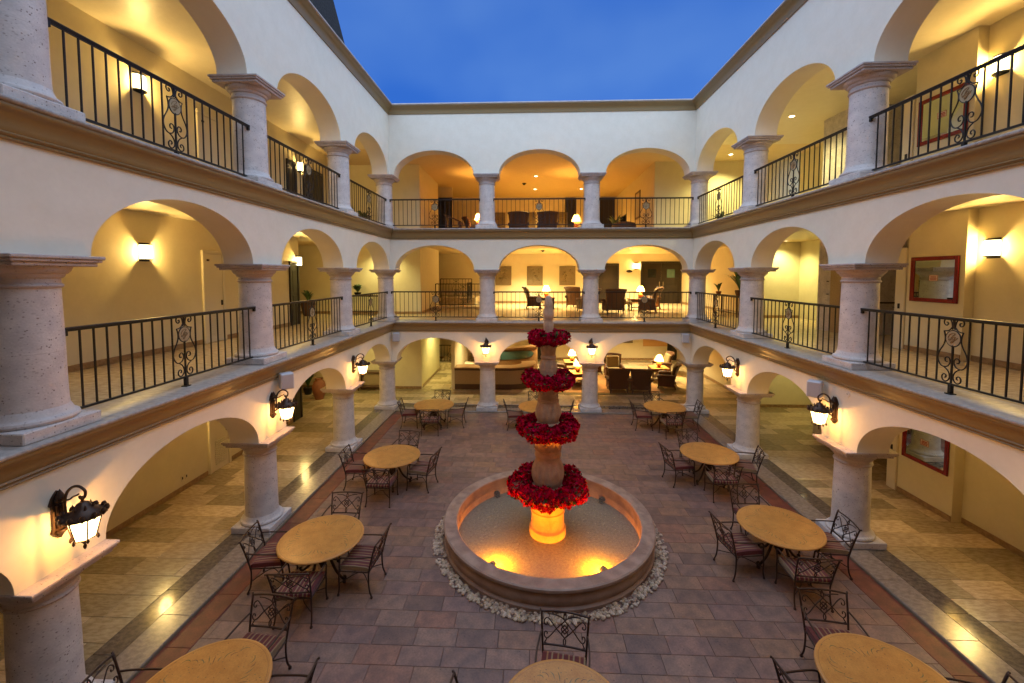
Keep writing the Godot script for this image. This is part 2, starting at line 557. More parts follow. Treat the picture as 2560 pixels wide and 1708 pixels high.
# ------------------------------------------------------------------ camera, sky, light
func make_view() -> void:
	var cam := Camera3D.new()
	cam.name = "camera"
	cam.projection = Camera3D.PROJECTION_FRUSTUM
	cam.near = 0.05
	cam.far = 400.0
	cam.size = 0.05 * 2.0 * 854.0 / 1062.0
	cam.frustum_offset = Vector2(0, -0.05 * 108.8 / 1062.0)
	add_child(cam)
	cam.position = P(0, 5.22, 0)
	cam.rotation = Vector3(-0.0534, 0.03954, 0)
	cam.current = true

	var e := Environment.new()
	e.tonemap_mode = Environment.TONE_MAPPER_LINEAR
	e.tonemap_exposure = 2.6
	e.background_mode = Environment.BG_SKY
	e.background_energy_multiplier = 0.38
	e.sdfgi_enabled = true
	e.ssao_enabled = true
	e.ssil_enabled = true
	var sky := Sky.new()
	var pm := PanoramaSkyMaterial.new()
	var w := 512
	var h := 256
	var f := FastNoiseLite.new()
	f.seed = 8
	f.frequency = 0.9
	f.fractal_octaves = 5
	f.noise_type = FastNoiseLite.TYPE_SIMPLEX_SMOOTH
	var data := PackedFloat32Array()
	data.resize(w * h * 3)
	for y in h:
		var el := PI * (0.5 - (y + 0.5) / h)
		for x in w:
			var az := TAU * (x + 0.5) / w
			var d := Vector3(sin(az) * cos(el), sin(el), -cos(az) * cos(el))
			var q := d / maxf(0.18, d.y + 0.25)
			var t := f.get_noise_3d(q.x * 1.1, 3.0 + q.y * 0.4, q.z * 1.1)
			var u := clampf(t * 1.5 + 0.42, 0.0, 1.0)
			var lo := clampf(1.0 - d.y, 0.0, 1.0)
			var clear := Vector3(0.030, 0.135, 0.56).lerp(Vector3(0.040, 0.185, 0.76), lo * lo)
			var cloud := Vector3(0.075, 0.195, 0.60).lerp(Vector3(0.105, 0.30, 0.86), lo * lo)
			var c := clear.lerp(cloud, u)
			if d.y < 0.0:
				c = Vector3(0.03, 0.045, 0.09)
			data[(y * w + x) * 3] = c.x
			data[(y * w + x) * 3 + 1] = c.y
			data[(y * w + x) * 3 + 2] = c.z
	pm.panorama = ImageTexture.create_from_image(Image.create_from_data(w, h, false, Image.FORMAT_RGBF, data.to_byte_array()))
	sky.sky_material = pm
	e.sky = sky
	var we := WorldEnvironment.new()
	we.name = "world_environment"
	we.environment = e
	add_child(we)

	# the last broad glow of the sky after sunset, high behind the viewer
	var sun := DirectionalLight3D.new()
	sun.name = "dusk_glow"
	sun.light_energy = 0.62
	sun.light_color = Color(0.86, 0.94, 1.0)
	sun.light_angular_distance = 150.0
	sun.shadow_enabled = true
	add_child(sun)
	sun.rotation = Vector3(-deg_to_rad(58.0), 0.05, 0)

# ------------------------------------------------------------------ arcades
func arcade_mesh(fr: Callable, centers: Array, s0: float, s1: float, spring: float, crown: float, top: float) -> MB:
	var b := MB.new()
	var hp := 0.47
	var nf: Vector3 = (fr.call(0.0, 0.0, 0.0) - fr.call(0.0, 0.0, 1.0)).normalized()
	var us: Vector3 = (fr.call(1.0, 0.0, 0.0) - fr.call(0.0, 0.0, 0.0)).normalized()
	var NA := 36
	var edges := [s0]
	for i in centers.size() - 1:
		edges.append(centers[i] + hp)
		edges.append(centers[i + 1] - hp)
	edges.append(s1)
	for i in range(0, edges.size(), 2):
		var a: float = edges[i]
		var d: float = edges[i + 1]
		if d - a < 0.001:
			continue
		for t in [0.0, TH]:
			b.quad(fr.call(a, spring, t), fr.call(d, spring, t), fr.call(d, top, t), fr.call(a, top, t), nf if t == 0.0 else -nf)
		b.quad(fr.call(a, spring, 0.0), fr.call(d, spring, 0.0), fr.call(d, spring, TH), fr.call(a, spring, TH), Vector3.DOWN)
	for i in centers.size() - 1:
		var a: float = centers[i] + hp
		var d: float = centers[i + 1] - hp
		var sc := (a + d) * 0.5
		var ra := (d - a) * 0.5
		var rb := crown - spring
		for k in NA:
			var t0 := PI * (1.0 - float(k) / NA)
			var t1 := PI * (1.0 - float(k + 1) / NA)
			var p0 := Vector2(sc + ra * cos(t0), spring + rb * sin(t0))
			var p1 := Vector2(sc + ra * cos(t1), spring + rb * sin(t1))
			for t in [0.0, TH]:
				b.quad(fr.call(p0.x, p0.y, t), fr.call(p1.x, p1.y, t), fr.call(p1.x, top, t), fr.call(p0.x, top, t), nf if t == 0.0 else -nf)
			var m0 := -(us * cos(t0) / ra + Vector3.UP * sin(t0) / rb).normalized()
			var m1 := -(us * cos(t1) / ra + Vector3.UP * sin(t1) / rb).normalized()
			b.quads(fr.call(p0.x, p0.y, 0.0), fr.call(p1.x, p1.y, 0.0), fr.call(p1.x, p1.y, TH), fr.call(p0.x, p0.y, TH), m0, m1, m1, m0)
	b.quad(fr.call(s0, top, 0.0), fr.call(s1, top, 0.0), fr.call(s1, top, TH), fr.call(s0, top, TH), Vector3.UP)
	return b

# a moulding run round the three sides of the court; profile: distance out from the wall (x) and height (y)
func u_sweep(prof: Array, b: MB, z0 := 0.81) -> void:
	var sn := []
	for i in prof.size() - 1:
		var d: Vector2 = prof[i + 1] - prof[i]
		sn.append(Vector2(d.y, -d.x).normalized())
	for i in prof.size() - 1:
		var n0: Vector2 = sn[i]
		var n1: Vector2 = sn[i]
		if i > 0 and sn[i - 1].dot(sn[i]) > 0.55:
			n0 = (sn[i - 1] + sn[i]).normalized()
		if i < prof.size() - 2 and sn[i + 1].dot(sn[i]) > 0.55:
			n1 = (sn[i + 1] + sn[i]).normalized()
		var p: Vector2 = prof[i]
		var q: Vector2 = prof[i + 1]
		var dirs := [Vector3.RIGHT, Vector3.BACK, Vector3.LEFT]
		var pa := [[P(LX + p.x, p.y, z0), P(LX + p.x, p.y, BZ - p.x)], [P(LX + p.x, p.y, BZ - p.x), P(RX - p.x, p.y, BZ - p.x)], [P(RX - p.x, p.y, BZ - p.x), P(RX - p.x, p.y, z0)]]
		var qa := [[P(LX + q.x, q.y, z0), P(LX + q.x, q.y, BZ - q.x)], [P(LX + q.x, q.y, BZ - q.x), P(RX - q.x, q.y, BZ - q.x)], [P(RX - q.x, q.y, BZ - q.x), P(RX - q.x, q.y, z0)]]
		for k in 3:
			var m0: Vector3 = (dirs[k] * n0.x + Vector3.UP * n0.y).normalized()
			var m1: Vector3 = (dirs[k] * n1.x + Vector3.UP * n1.y).normalized()
			b.quads(pa[k][0], pa[k][1], qa[k][1], qa[k][0], m0, m0, m1, m1)

func make_building() -> void:
	var storey := ["ground floor", "middle floor", "top floor"]
	var tops := [3.43, 6.93, 11.50]
	for f in 3:
		var s: float = SPRING[f]
		var c: float = CROWN[f]
		var top: float = tops[f]
		var lf := func(a: float, y: float, t: float) -> Vector3: return P(LX - t, y, a)
		var rf := func(a: float, y: float, t: float) -> Vector3: return P(RX + t, y, a)
		var bf := func(a: float, y: float, t: float) -> Vector3: return P(a, y, BZ + t)
		var ff := func(a: float, y: float, t: float) -> Vector3: return P(a, y, 0.81 - t)
		struct("front_arcade_wall", arcade_mesh(ff, BACK_X, LX, RX, s, c, top), M.stucco)
		tag(put("arcade_wall", arcade_mesh(lf, SIDE_Z, 0.23, BZ + TH, s, c, top), M.stucco), "cream stucco wall of round arches along the left side, %s" % storey[f], "wall", "arcade walls of the court")
		tag(put("arcade_wall", arcade_mesh(bf, BACK_X, LX, RX, s, c, top), M.stucco), "cream stucco wall of three arches facing the viewer, %s" % storey[f], "wall", "arcade walls of the court")
		tag(put("arcade_wall", arcade_mesh(rf, SIDE_Z, 0.23, BZ + TH, s, c, top), M.stucco), "cream stucco wall of round arches along the right side, %s" % storey[f], "wall", "arcade walls of the court")
	# balcony bands: ribs, a hollow, a roll; then the marble edge
	for f in [1, 2]:
		var y: float = FLOOR[f] - 0.055
		var t := thing("balcony_band", "ochre moulded band with marble edge round the %s balcony" % ["", "middle", "top"][f], "cornice", Vector3(), 0, "ochre mouldings round the court")
		var b := MB.new()
		u_sweep([Vector2(0.0, y - 0.335), Vector2(0.03, y - 0.335), Vector2(0.045, y - 0.32), Vector2(0.03, y - 0.30), Vector2(0.045, y - 0.295), Vector2(0.062, y - 0.275), Vector2(0.048, y - 0.255), Vector2(0.055, y - 0.25), Vector2(0.06, y - 0.20), Vector2(0.075, y - 0.15), Vector2(0.10, y - 0.105), Vector2(0.135, y - 0.07), Vector2(0.15, y - 0.065), Vector2(0.172, y - 0.045), Vector2(0.178, y - 0.02), Vector2(0.168, y)], b)
		put("moulding", b, M.cornice, t)
		b = MB.new()
		u_sweep([Vector2(0.10, y + 0.001), Vector2(0.19, y + 0.001), Vector2(0.205, y + 0.015), Vector2(0.205, y + 0.04), Vector2(0.19, y + 0.055), Vector2(-0.56, y + 0.055)], b)
		put("marble_edge", b, M.coping, t)
	var t := thing("parapet_cornice", "ochre moulded cornice along the roof edge against the sky", "cornice")
	var b := MB.new()
	var y := 11.53
	u_sweep([Vector2(0.0, y - 0.33), Vector2(0.03, y - 0.33), Vector2(0.04, y - 0.30), Vector2(0.045, y - 0.24), Vector2(0.075, y - 0.18), Vector2(0.11, y - 0.15), Vector2(0.125, y - 0.145), Vector2(0.15, y - 0.10), Vector2(0.19, y - 0.075), Vector2(0.20, y - 0.07), Vector2(0.20, y - 0.045)], b)
	put("moulding", b, M.cornice, t)
	b = MB.new()
	u_sweep([Vector2(0.18, y - 0.044), Vector2(0.215, y - 0.044), Vector2(0.22, y - 0.035), Vector2(0.22, y - 0.01), Vector2(0.21, y), Vector2(-TH, y)], b)
	put("roof_edge", b, M.cantera_cap, t)
	# a dark steep roof that rises behind the left parapet
	var tw := thing("steep_roof", "dark steep tower roof rising behind the left parapet", "roof")
	b = MB.new()
	var apex := P(-10.25, 22.0, 20.6)
	var base := [P(-9.5, 17.09, 19.0), P(-13.0, 17.09, 19.0), P(-13.0, 17.09, 22.2), P(-9.5, 17.09, 22.2)]
	for k in 4:
		var p0: Vector3 = base[k]
		var p1: Vector3 = base[(k + 1) % 4]
		var nn := (p1 - p0).cross(apex - p0).normalized()
		if nn.dot((p0 + p1) * 0.5 - P(-11.25, 15, 20.6)) < 0.0:
			nn = -nn
		b.tri(p0, p1, apex, nn, nn, nn)
	put("roof_slope", b, M.roof, tw)
	b = MB.new()
	b.box(P(-11.25, 14.0, 20.6), Vector3(3.2, 6.1, 3.0))
	put("tower_wall", b, M.roof, tw)

# ------------------------------------------------------------------ floors, ceilings, inner walls
func slab(called: String, x0: float, x1: float, h0: float, h1: float, z0: float, z1: float, m: Material) -> MeshInstance3D:
	var b := MB.new()
	b.box(P((x0 + x1) / 2, (h0 + h1) / 2, (z0 + z1) / 2), Vector3(x1 - x0, h1 - h0, z1 - z0))
	return struct(called, b, m)

func skirt(parent: Node, x0: float, x1: float, h: float, z0: float, z1: float) -> void:
	var b := MB.new()
	b.box(P((x0 + x1) / 2, h + 0.06, (z0 + z1) / 2), Vector3(x1 - x0, 0.12, z1 - z0), 0.006)
	put("skirting", b, M.skirting, parent)

func in_view(x: float, h: float, z: float) -> bool:
	if z < 0.6:
		return false
	return absf(x / z + 0.04) < 1.25 and (5.22 - h) / z < 1.02

func tile_mesh(w: float, d: float, t: float) -> ArrayMesh:
	var k := "%.3f|%.3f|%.3f" % [w, d, t]
	if not cache.has(k):
		var b := MB.new()
		tile_into(b, Vector3(), w, d, t)
		cache[k] = b.mesh()
	return cache[k]

func tile_into(b: MB, at: Vector3, w: float, d: float, t: float) -> void:
	var e := 0.004
	var x := w / 2
	var z := d / 2
	var q := [Vector3(-x, 0, -z), Vector3(x, 0, -z), Vector3(x, 0, z), Vector3(-x, 0, z)]
	var p := [Vector3(-x + e, t, -z + e), Vector3(x - e, t, -z + e), Vector3(x - e, t, z - e), Vector3(-x + e, t, z - e)]
	b.quad(at + p[0], at + p[1], at + p[2], at + p[3], Vector3.UP)
	var ns := [Vector3(0, 0.6, -0.8), Vector3(0.8, 0.6, 0), Vector3(0, 0.6, 0.8), Vector3(-0.8, 0.6, 0)]
	for k in 4:
		var k2 := (k + 1) % 4
		b.quad(at + q[k], at + q[k2], at + p[k2], at + p[k], ns[k])

# rows of rectangular pieces over a list of areas; the nearest 300 in view are pieces of their own, the rest one mesh
func lay(parent: Node, piece: String, areas: Array, w: float, d: float, h: float, t: float, mats: Array, shift: float, skip: Callable, level := 0.0012) -> void:
	var list := []
	for a in areas:
		var rows := int(ceil((a[3] - a[2]) / d))
		for r in rows:
			var z0: float = a[2] + r * d
			var z1 := minf(z0 + d, a[3])
			var off := fmod(r * shift + (0.31 * w if r % 3 == 1 else 0.0), w)
			var x: float = a[0] - off
			while x < a[1] - 0.01:
				var x0 := maxf(x, a[0])
				var x1 := minf(x + w, a[1])
				x += w
				if x1 - x0 < 0.03 or z1 - z0 < 0.03:
					continue
				var cx := (x0 + x1) / 2
				var cz := (z0 + z1) / 2
				if skip.call(cx, cz):
					continue
				list.append([cx, cz, x1 - x0, z1 - z0, cx * cx + cz * cz + (0.0 if in_view(cx, h, cz) else 1000.0), rng.randi() % mats.size(), rng.randf() * level])
	list.sort_custom(func(p, q): return p[4] < q[4])
	var rest := []
	for i in mats.size():
		rest.append(MB.new())
	for k in list.size():
		var it: Array = list[k]
		if k < 300 and it[4] < 1000.0:
			var o := put(piece, tile_mesh(it[2] - 0.004, it[3] - 0.004, t), mats[it[5]], parent)
			o.position = P(it[0], h + it[6], it[1])
		else:
			tile_into(rest[it[5]], P(it[0], h + it[6], it[1]), it[2] - 0.004, it[3] - 0.004, t)
	var am := ArrayMesh.new()
	for i in mats.size():
		if rest[i].v.size() == 0:
			continue
		var arr := []
		arr.resize(Mesh.ARRAY_MAX)
		arr[Mesh.ARRAY_VERTEX] = rest[i].v
		arr[Mesh.ARRAY_NORMAL] = rest[i].n
		arr[Mesh.ARRAY_TEX_UV] = rest[i].uv
		am.add_surface_from_arrays(Mesh.PRIMITIVE_TRIANGLES, arr)
		am.surface_set_material(am.get_surface_count() - 1, mats[i])
	if am.get_surface_count():
		var o := MeshInstance3D.new()
		o.name = child_name(parent, piece)
		o.mesh = am
		parent.add_child(o, true)
		o.set_meta("kind", "stuff")

func make_floors() -> void:
	# courtyard paving
	var g := slab("courtyard_paving", LX + 0.14, RX - 0.13, -0.3, -0.022, -2.6, BZ - 0.14, M.paver_grout)
	var round_pool := func(x: float, z: float) -> bool: return Vector2(x - 0.39, z - 8.36).length() < 1.9
	lay(g, "paving_stone", [[LX + 0.54, RX - 0.53, -1.2, BZ - 0.15]], 0.6, 0.312, -0.022, 0.022, M.pavers, 0.26, round_pool, 0.002)
	for s in [[LX + 0.145, LX + 0.535], [RX - 0.525, RX - 0.135]]:
		var b := MB.new()
		for k in 17:
			tile_into(b, P((s[0] + s[1]) / 2, -0.022, -1.0 + k), s[1] - s[0], 0.997, 0.0235)
		put("red_stone_strip", b, M.red_strip, g)
	# ground under everything
	slab("ground", -60, 60, -0.8, -0.31, -40, 90, M.grout)
	# gallery floor at ground level, one low step up
	var u := slab("gallery_floor", -12.0, LX + 0.135, -0.25, 0.03, -2.6, 27.5, M.grout)
	slab("gallery_floor", RX - 0.125, 12.0, -0.25, 0.03, -2.6, 27.5, M.grout)
	slab("gallery_floor", LX + 0.135, RX - 0.125, -0.25, 0.03, BZ - 0.14, 27.5, M.grout)
	lay(u, "floor_tile", [[-8.3, LX - 0.68, -1.2, 16.75], [-12.0, -8.3, 15.05, 16.75], [RX + 0.66, 11.0, -1.2, 16.75], [-12.0, 11.0, 16.75, 26.0]], 0.87, 0.445, 0.03, 0.02, M.tiles, 0.41, func(_x: float, _z: float) -> bool: return false, 0.0)
	# marble borders under the columns: a pale kerb strip and a dark polished strip
	var n := 0
	for part in ["kerb_slab", "dark_slab"]:
		var dark: bool = part == "dark_slab"
		var o0 := 0.0 if not dark else 0.455
		var o1 := 0.45 if not dark else 0.82
		var m: Material = M.dark_marble if dark else M.light_marble
		for sd in 2:
			for k in 15:
				var z0 := -1.2 + k * 1.2 + (0.5 if dark else 0.0)
				var z1 := minf(z0 + 1.196, BZ - 0.14 + (o0 if dark else 0.0))
				if z1 - z0 < 0.1:
					continue
				var x0 := LX + 0.135 - o1 if sd == 0 else RX - 0.125 + o0
				var o := put(part, tile_mesh(o1 - o0, z1 - z0, 0.021 if dark else 0.023), m, u)
				o.position = P(x0 + (o1 - o0) / 2, 0.03, (z0 + z1) / 2)
		for k in 10:
			var x0 := LX + 0.135 - o1 + k * 1.2
			var x1 := minf(x0 + 1.196, RX - 0.125 + o1)
			if x1 - x0 < 0.1:
				continue
			var o := put(part, tile_mesh(x1 - x0, o1 - o0, 0.021 if dark else 0.023), m, u)
			o.position = P((x0 + x1) / 2, 0.03, BZ - 0.14 + (o0 + o1) / 2)
	# upper floors and ceilings
	for f in [1, 2, 3]:
		var h1: float = 10.40 if f == 3 else FLOOR[f] - 0.005
		var h0: float = [0, 3.08, 6.57, 10.13][f]
		var cm: Material = M.ceiling
		for a in [[-12.0, LX - TH, -2.6, BZ + TH], [RX + TH, 12.0, -2.6, BZ + TH]]:
			slab("upper_floor" if f < 3 else "flat_roof", a[0], a[1], h0 + 0.05, h1, a[2], a[3], M.floor_up)
			slab("gallery_ceiling", a[0], a[1], h0, h0 + 0.049, a[2], a[3], cm)
		slab("upper_floor" if f < 3 else "flat_roof", -12.0, 12.0, h0 + 0.05, h1, BZ + TH, 27.6, M.floor_up)
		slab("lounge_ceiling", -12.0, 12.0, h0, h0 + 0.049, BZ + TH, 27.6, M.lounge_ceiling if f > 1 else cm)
		slab("upper_floor" if f < 3 else "flat_roof", LX - TH, RX + TH, h0 + 0.05, h1, -2.6, 0.23, M.floor_up)
		slab("gallery_ceiling", LX - TH, RX + TH, h0, h0 + 0.049, -2.6, 0.23, cm)

func inner_wall(x0: float, x1: float, h0: float, h1: float, z0: float, z1: float, m: Material = null) -> MeshInstance3D:
	return slab("inner_wall", x0, x1, h0, h1, z0, z1, m if m else M.inner)

func make_inner_walls() -> void:
	var tops := [3.08, 6.57, 10.13]
	for f in 3:
		var h: float = FLOOR[f] - 0.01
		var t: float = tops[f]
		var sk: float = FLOOR[f]
		# left gallery
		var end := 17.4 if f == 2 else 15.05
		var w := inner_wall(-8.5, -8.3, h, t, 7.2, end)
		skirt(w, -8.298, -8.275, sk, 7.2, 10.42)
		skirt(w, -8.298, -8.275, sk, 11.26, 14.4)
		w = inner_wall(-8.75, -8.55, h, t, -2.6, 7.25)
		skirt(w, -8.548, -8.525, sk, -1.5, 7.2)
		inner_wall(-12.0, -8.5, h, t, end - 0.2, end)
		inner_wall(-12.2, -12.0, h, t, end - 0.2, 19.2)
		inner_wall(-12.0, 12.0, h, t, -2.8, -2.6)
		# wall that faces the viewer in the far left corner, and its long return
		w = inner_wall(-12.0, -4.87, h, t, 18.95, 19.15)
		skirt(w, -12.0, -4.87, sk, 18.925, 18.948)
		w = inner_wall(-5.1, -4.9, h, t, 19.15, 23.0)
		skirt(w, -4.898, -4.875, sk, 19.15, 23.0)
		# far wall of the lobby
		var zb: float = [26.05, 26.9, 27.0][f]
		w = inner_wall(-12.0, 12.0, h, t, zb, zb + 0.2)
		skirt(w, -12.0, 9.0, sk, zb - 0.025, zb - 0.002)
		inner_wall(-9.2, -9.0, h, t, 19.15, zb)
		# right gallery
		w = inner_wall(8.86, 9.06, h, t, 9.0, 10.32)
		skirt(w, 8.835, 8.858, sk, 9.0, 10.3)
		w = inner_wall(9.061, 9.26, h, t, -2.6, 9.2)
		skirt(w, 9.036, 9.059, sk, -1.5, 8.98)
		inner_wall(11.0, 11.2, h, t, 9.2, 18.0)
		inner_wall(9.3, 11.0, h, t, 9.2, 9.4)
		# stone clad front of the lift
		w = slab("stone_wall", 9.40, 11.0, h, t, 12.9, 14.2, M.cantera)
		var zr: float = [16.8, 17.75, 18.9][f]
		w = inner_wall(9.0 if f < 2 else 5.45, 12.0, h, t, zr, zr + 0.2)
		skirt(w, 9.02 if f < 2 else 5.45, 11.0, sk, zr - 0.025, zr - 0.002)
		if f < 2:
			w = inner_wall(9.0 if f == 0 else 9.5, 9.2 if f == 0 else 9.7, h, t, zr + 0.2, zb)
			skirt(w, 8.975 if f == 0 else 9.475, 8.998 if f == 0 else 9.498, sk, zr + 0.2, zb)
		else:
			inner_wall(5.45, 5.65, h, t, 19.1, zb)
	# ground floor: end of a partition wall beside the reception
	inner_wall(-3.5, -3.35, 0.04, 3.08, 18.93, 23.0)
	# stair landing behind it
	slab("stair_landing", -5.0, -3.5, 0.04, 0.38, 23.1, 26.0, M.floor_up)
	slab("stair_landing", -4.9, -1.9, F2, F2 + 0.12, 21.9, 24.5, M.floor_up)
	slab("stair_landing", -4.9, -3.0, F2 + 0.12, F2 + 0.5, 23.5, 26.5, M.floor_up)
	# niche with an orange wood panel on the ground floor
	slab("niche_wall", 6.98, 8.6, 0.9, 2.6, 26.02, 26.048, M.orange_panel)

# ------------------------------------------------------------------ columns
func make_columns() -> void:
	# column of the ground floor; the others are copies with their own height by spring minus floor
	var src := []
	for f in 3:
		var H: float = SPRING[f] - FLOOR[f]
		var t := thing("stone_column", "", "column", Vector3(0, -50, 0), 0, "pitted grey stone columns of the arcades")
		var b := MB.new()
		b.box(Vector3(0, 0.065, 0), Vector3(0.80, 0.13, 0.80), 0.012)
		put("plinth", b, M.cantera, t)
		b = MB.new()
		b.lathe([Vector2(0.37, 0.131), Vector2(0.385, 0.14), Vector2(0.395, 0.165), Vector2(0.385, 0.19), Vector2(0.355, 0.205), Vector2(0.345, 0.22), Vector2(0.33, 0.25), Vector2(0.312, 0.29)], 36)
		put("base", b, M.cantera, t)
		b = MB.new()
		b.lathe([Vector2(0.312, 0.29), Vector2(0.306, 0.36), Vector2(0.3015, 0.60), Vector2(0.300, 0.8985)], 36)
		put("shaft_drum", b, M.cantera, t)
		b = MB.new()
		b.lathe([Vector2(0.2985, 0.8985), Vector2(0.300, 0.9005), Vector2(0.297, 1.1), Vector2(0.288, H - 0.36)], 36)
		put("shaft_drum", b, M.cantera, t)
		b = MB.new()
		b.lathe([Vector2(0.288, H - 0.36), Vector2(0.305, H - 0.355), Vector2(0.315, H - 0.335), Vector2(0.305, H - 0.315), Vector2(0.292, H - 0.31), Vector2(0.292, H - 0.25), Vector2(0.31, H - 0.245), Vector2(0.325, H - 0.225), Vector2(0.33, H - 0.205), Vector2(0.345, H - 0.20), Vector2(0.375, H - 0.17), Vector2(0.392, H - 0.13), Vector2(0.392, H - 0.12)], 36)
		put("capital", b, M.cantera_cap, t)
		b = MB.new()
		for k in [[0.425, 0.12, 0.075], [0.455, 0.075, 0.04], [0.475, 0.04, 0.001]]:
			b.box(Vector3(0, H - (k[1] + k[2]) / 2, 0), Vector3(k[0] * 2, k[1] - k[2], k[0] * 2), 0.008)
		put("abacus", b, M.cantera_cap, t)
		src.append(t)
	var spots := []
	var ord_ := ["", "nearest", "second", "third"]
	for f in 3:
		var fl: String = ["ground floor", "middle floor", "top floor"][f]
		for k in [1, 2, 3]:
			spots.append([f, LX - 0.29, SIDE_Z[k], "%s column from the front in the left arcade, %s, pitted grey stone" % [ord_[k], fl]])
			spots.append([f, RX + 0.29, SIDE_Z[k], "%s column from the front in the right arcade, %s, pitted grey stone" % [ord_[k], fl]])
		spots.append([f, BACK_X[0], 16.29, "pitted grey stone column at the far left corner of the court, %s" % fl])
		spots.append([f, BACK_X[3], 16.29, "pitted grey stone column at the far right corner of the court, %s" % fl])
		spots.append([f, BACK_X[1], 16.29, "left of the two middle columns of the far arcade, %s, pitted grey stone" % fl])
		spots.append([f, BACK_X[2], 16.29, "right of the two middle columns of the far arcade, %s, pitted grey stone" % fl])
	var first := [true, true, true]
	for s in spots:
		var f: int = s[0]
		var at := P(s[1], FLOOR[f], s[2])
		if first[f]:
			src[f].position = at
			src[f].set_meta("label", s[3])
			first[f] = false
		else:
			var o := dup(src[f], s[3], at, PI / 2 * (rng.randi() % 4))

# ------------------------------------------------------------------ railings
func scroll_curves() -> Array:
	var A := smooth_curve([Vector2(0.018, 0.80), Vector2(0.024, 0.87), Vector2(0.045, 0.93), Vector2(0.085, 0.962), Vector2(0.125, 0.95), Vector2(0.146, 0.91), Vector2(0.135, 0.87), Vector2(0.105, 0.855), Vector2(0.085, 0.875), Vector2(0.09, 0.90), Vector2(0.108, 0.90)])
	var A2 := smooth_curve([Vector2(0.02, 0.84), Vector2(0.05, 0.80), Vector2(0.09, 0.775), Vector2(0.142, 0.768)])
	var B := smooth_curve([Vector2(0.142, 0.768), Vector2(0.128, 0.73), Vector2(0.118, 0.67), Vector2(0.122, 0.61), Vector2(0.15, 0.54), Vector2(0.195, 0.46), Vector2(0.218, 0.38), Vector2(0.207, 0.31), Vector2(0.165, 0.25), Vector2(0.11, 0.235), Vector2(0.055, 0.26), Vector2(0.028, 0.32), Vector2(0.045, 0.375), Vector2(0.08, 0.385), Vector2(0.105, 0.36), Vector2(0.098, 0.322), Vector2(0.072, 0.318)])
	var C := smooth_curve([Vector2(0.125, 0.237), Vector2(0.07, 0.20), Vector2(0.035, 0.15), Vector2(0.026, 0.09), Vector2(0.05, 0.042), Vector2(0.09, 0.022), Vector2(0.13, 0.042), Vector2(0.14, 0.09), Vector2(0.115, 0.125), Vector2(0.085, 0.118), Vector2(0.078, 0.09), Vector2(0.095, 0.078)])
	return [A, A2, B, C]

func monogram(b: MB, r: float, z: float) -> void:
	var L := smooth_curve([Vector2(-0.75, 0.05), Vector2(-0.55, 0.45), Vector2(-0.2, 0.75), Vector2(0.25, 0.85), Vector2(0.30, 0.65), Vector2(0.0, 0.42), Vector2(-0.22, 0.1), Vector2(-0.35, -0.25), Vector2(-0.62, -0.30), Vector2(-0.60, -0.12), Vector2(-0.30, -0.15), Vector2(0.0, -0.28)], 3)
	var G := smooth_curve([Vector2(0.35, 0.20), Vector2(0.15, 0.28), Vector2(-0.05, 0.10), Vector2(-0.05, -0.10), Vector2(0.12, -0.12), Vector2(0.32, 0.10), Vector2(0.42, 0.30), Vector2(0.25, -0.15), Vector2(0.05, -0.55), Vector2(-0.2, -0.75), Vector2(-0.28, -0.58), Vector2(0.0, -0.4), Vector2(0.45, -0.15), Vector2(0.75, 0.2)], 3)
	for s in [L, G]:
		var q := []
		for p in s:
			q.append(Vector3(p.x * r, p.y * r, z))
		b.tube(q, 0.005, 4)

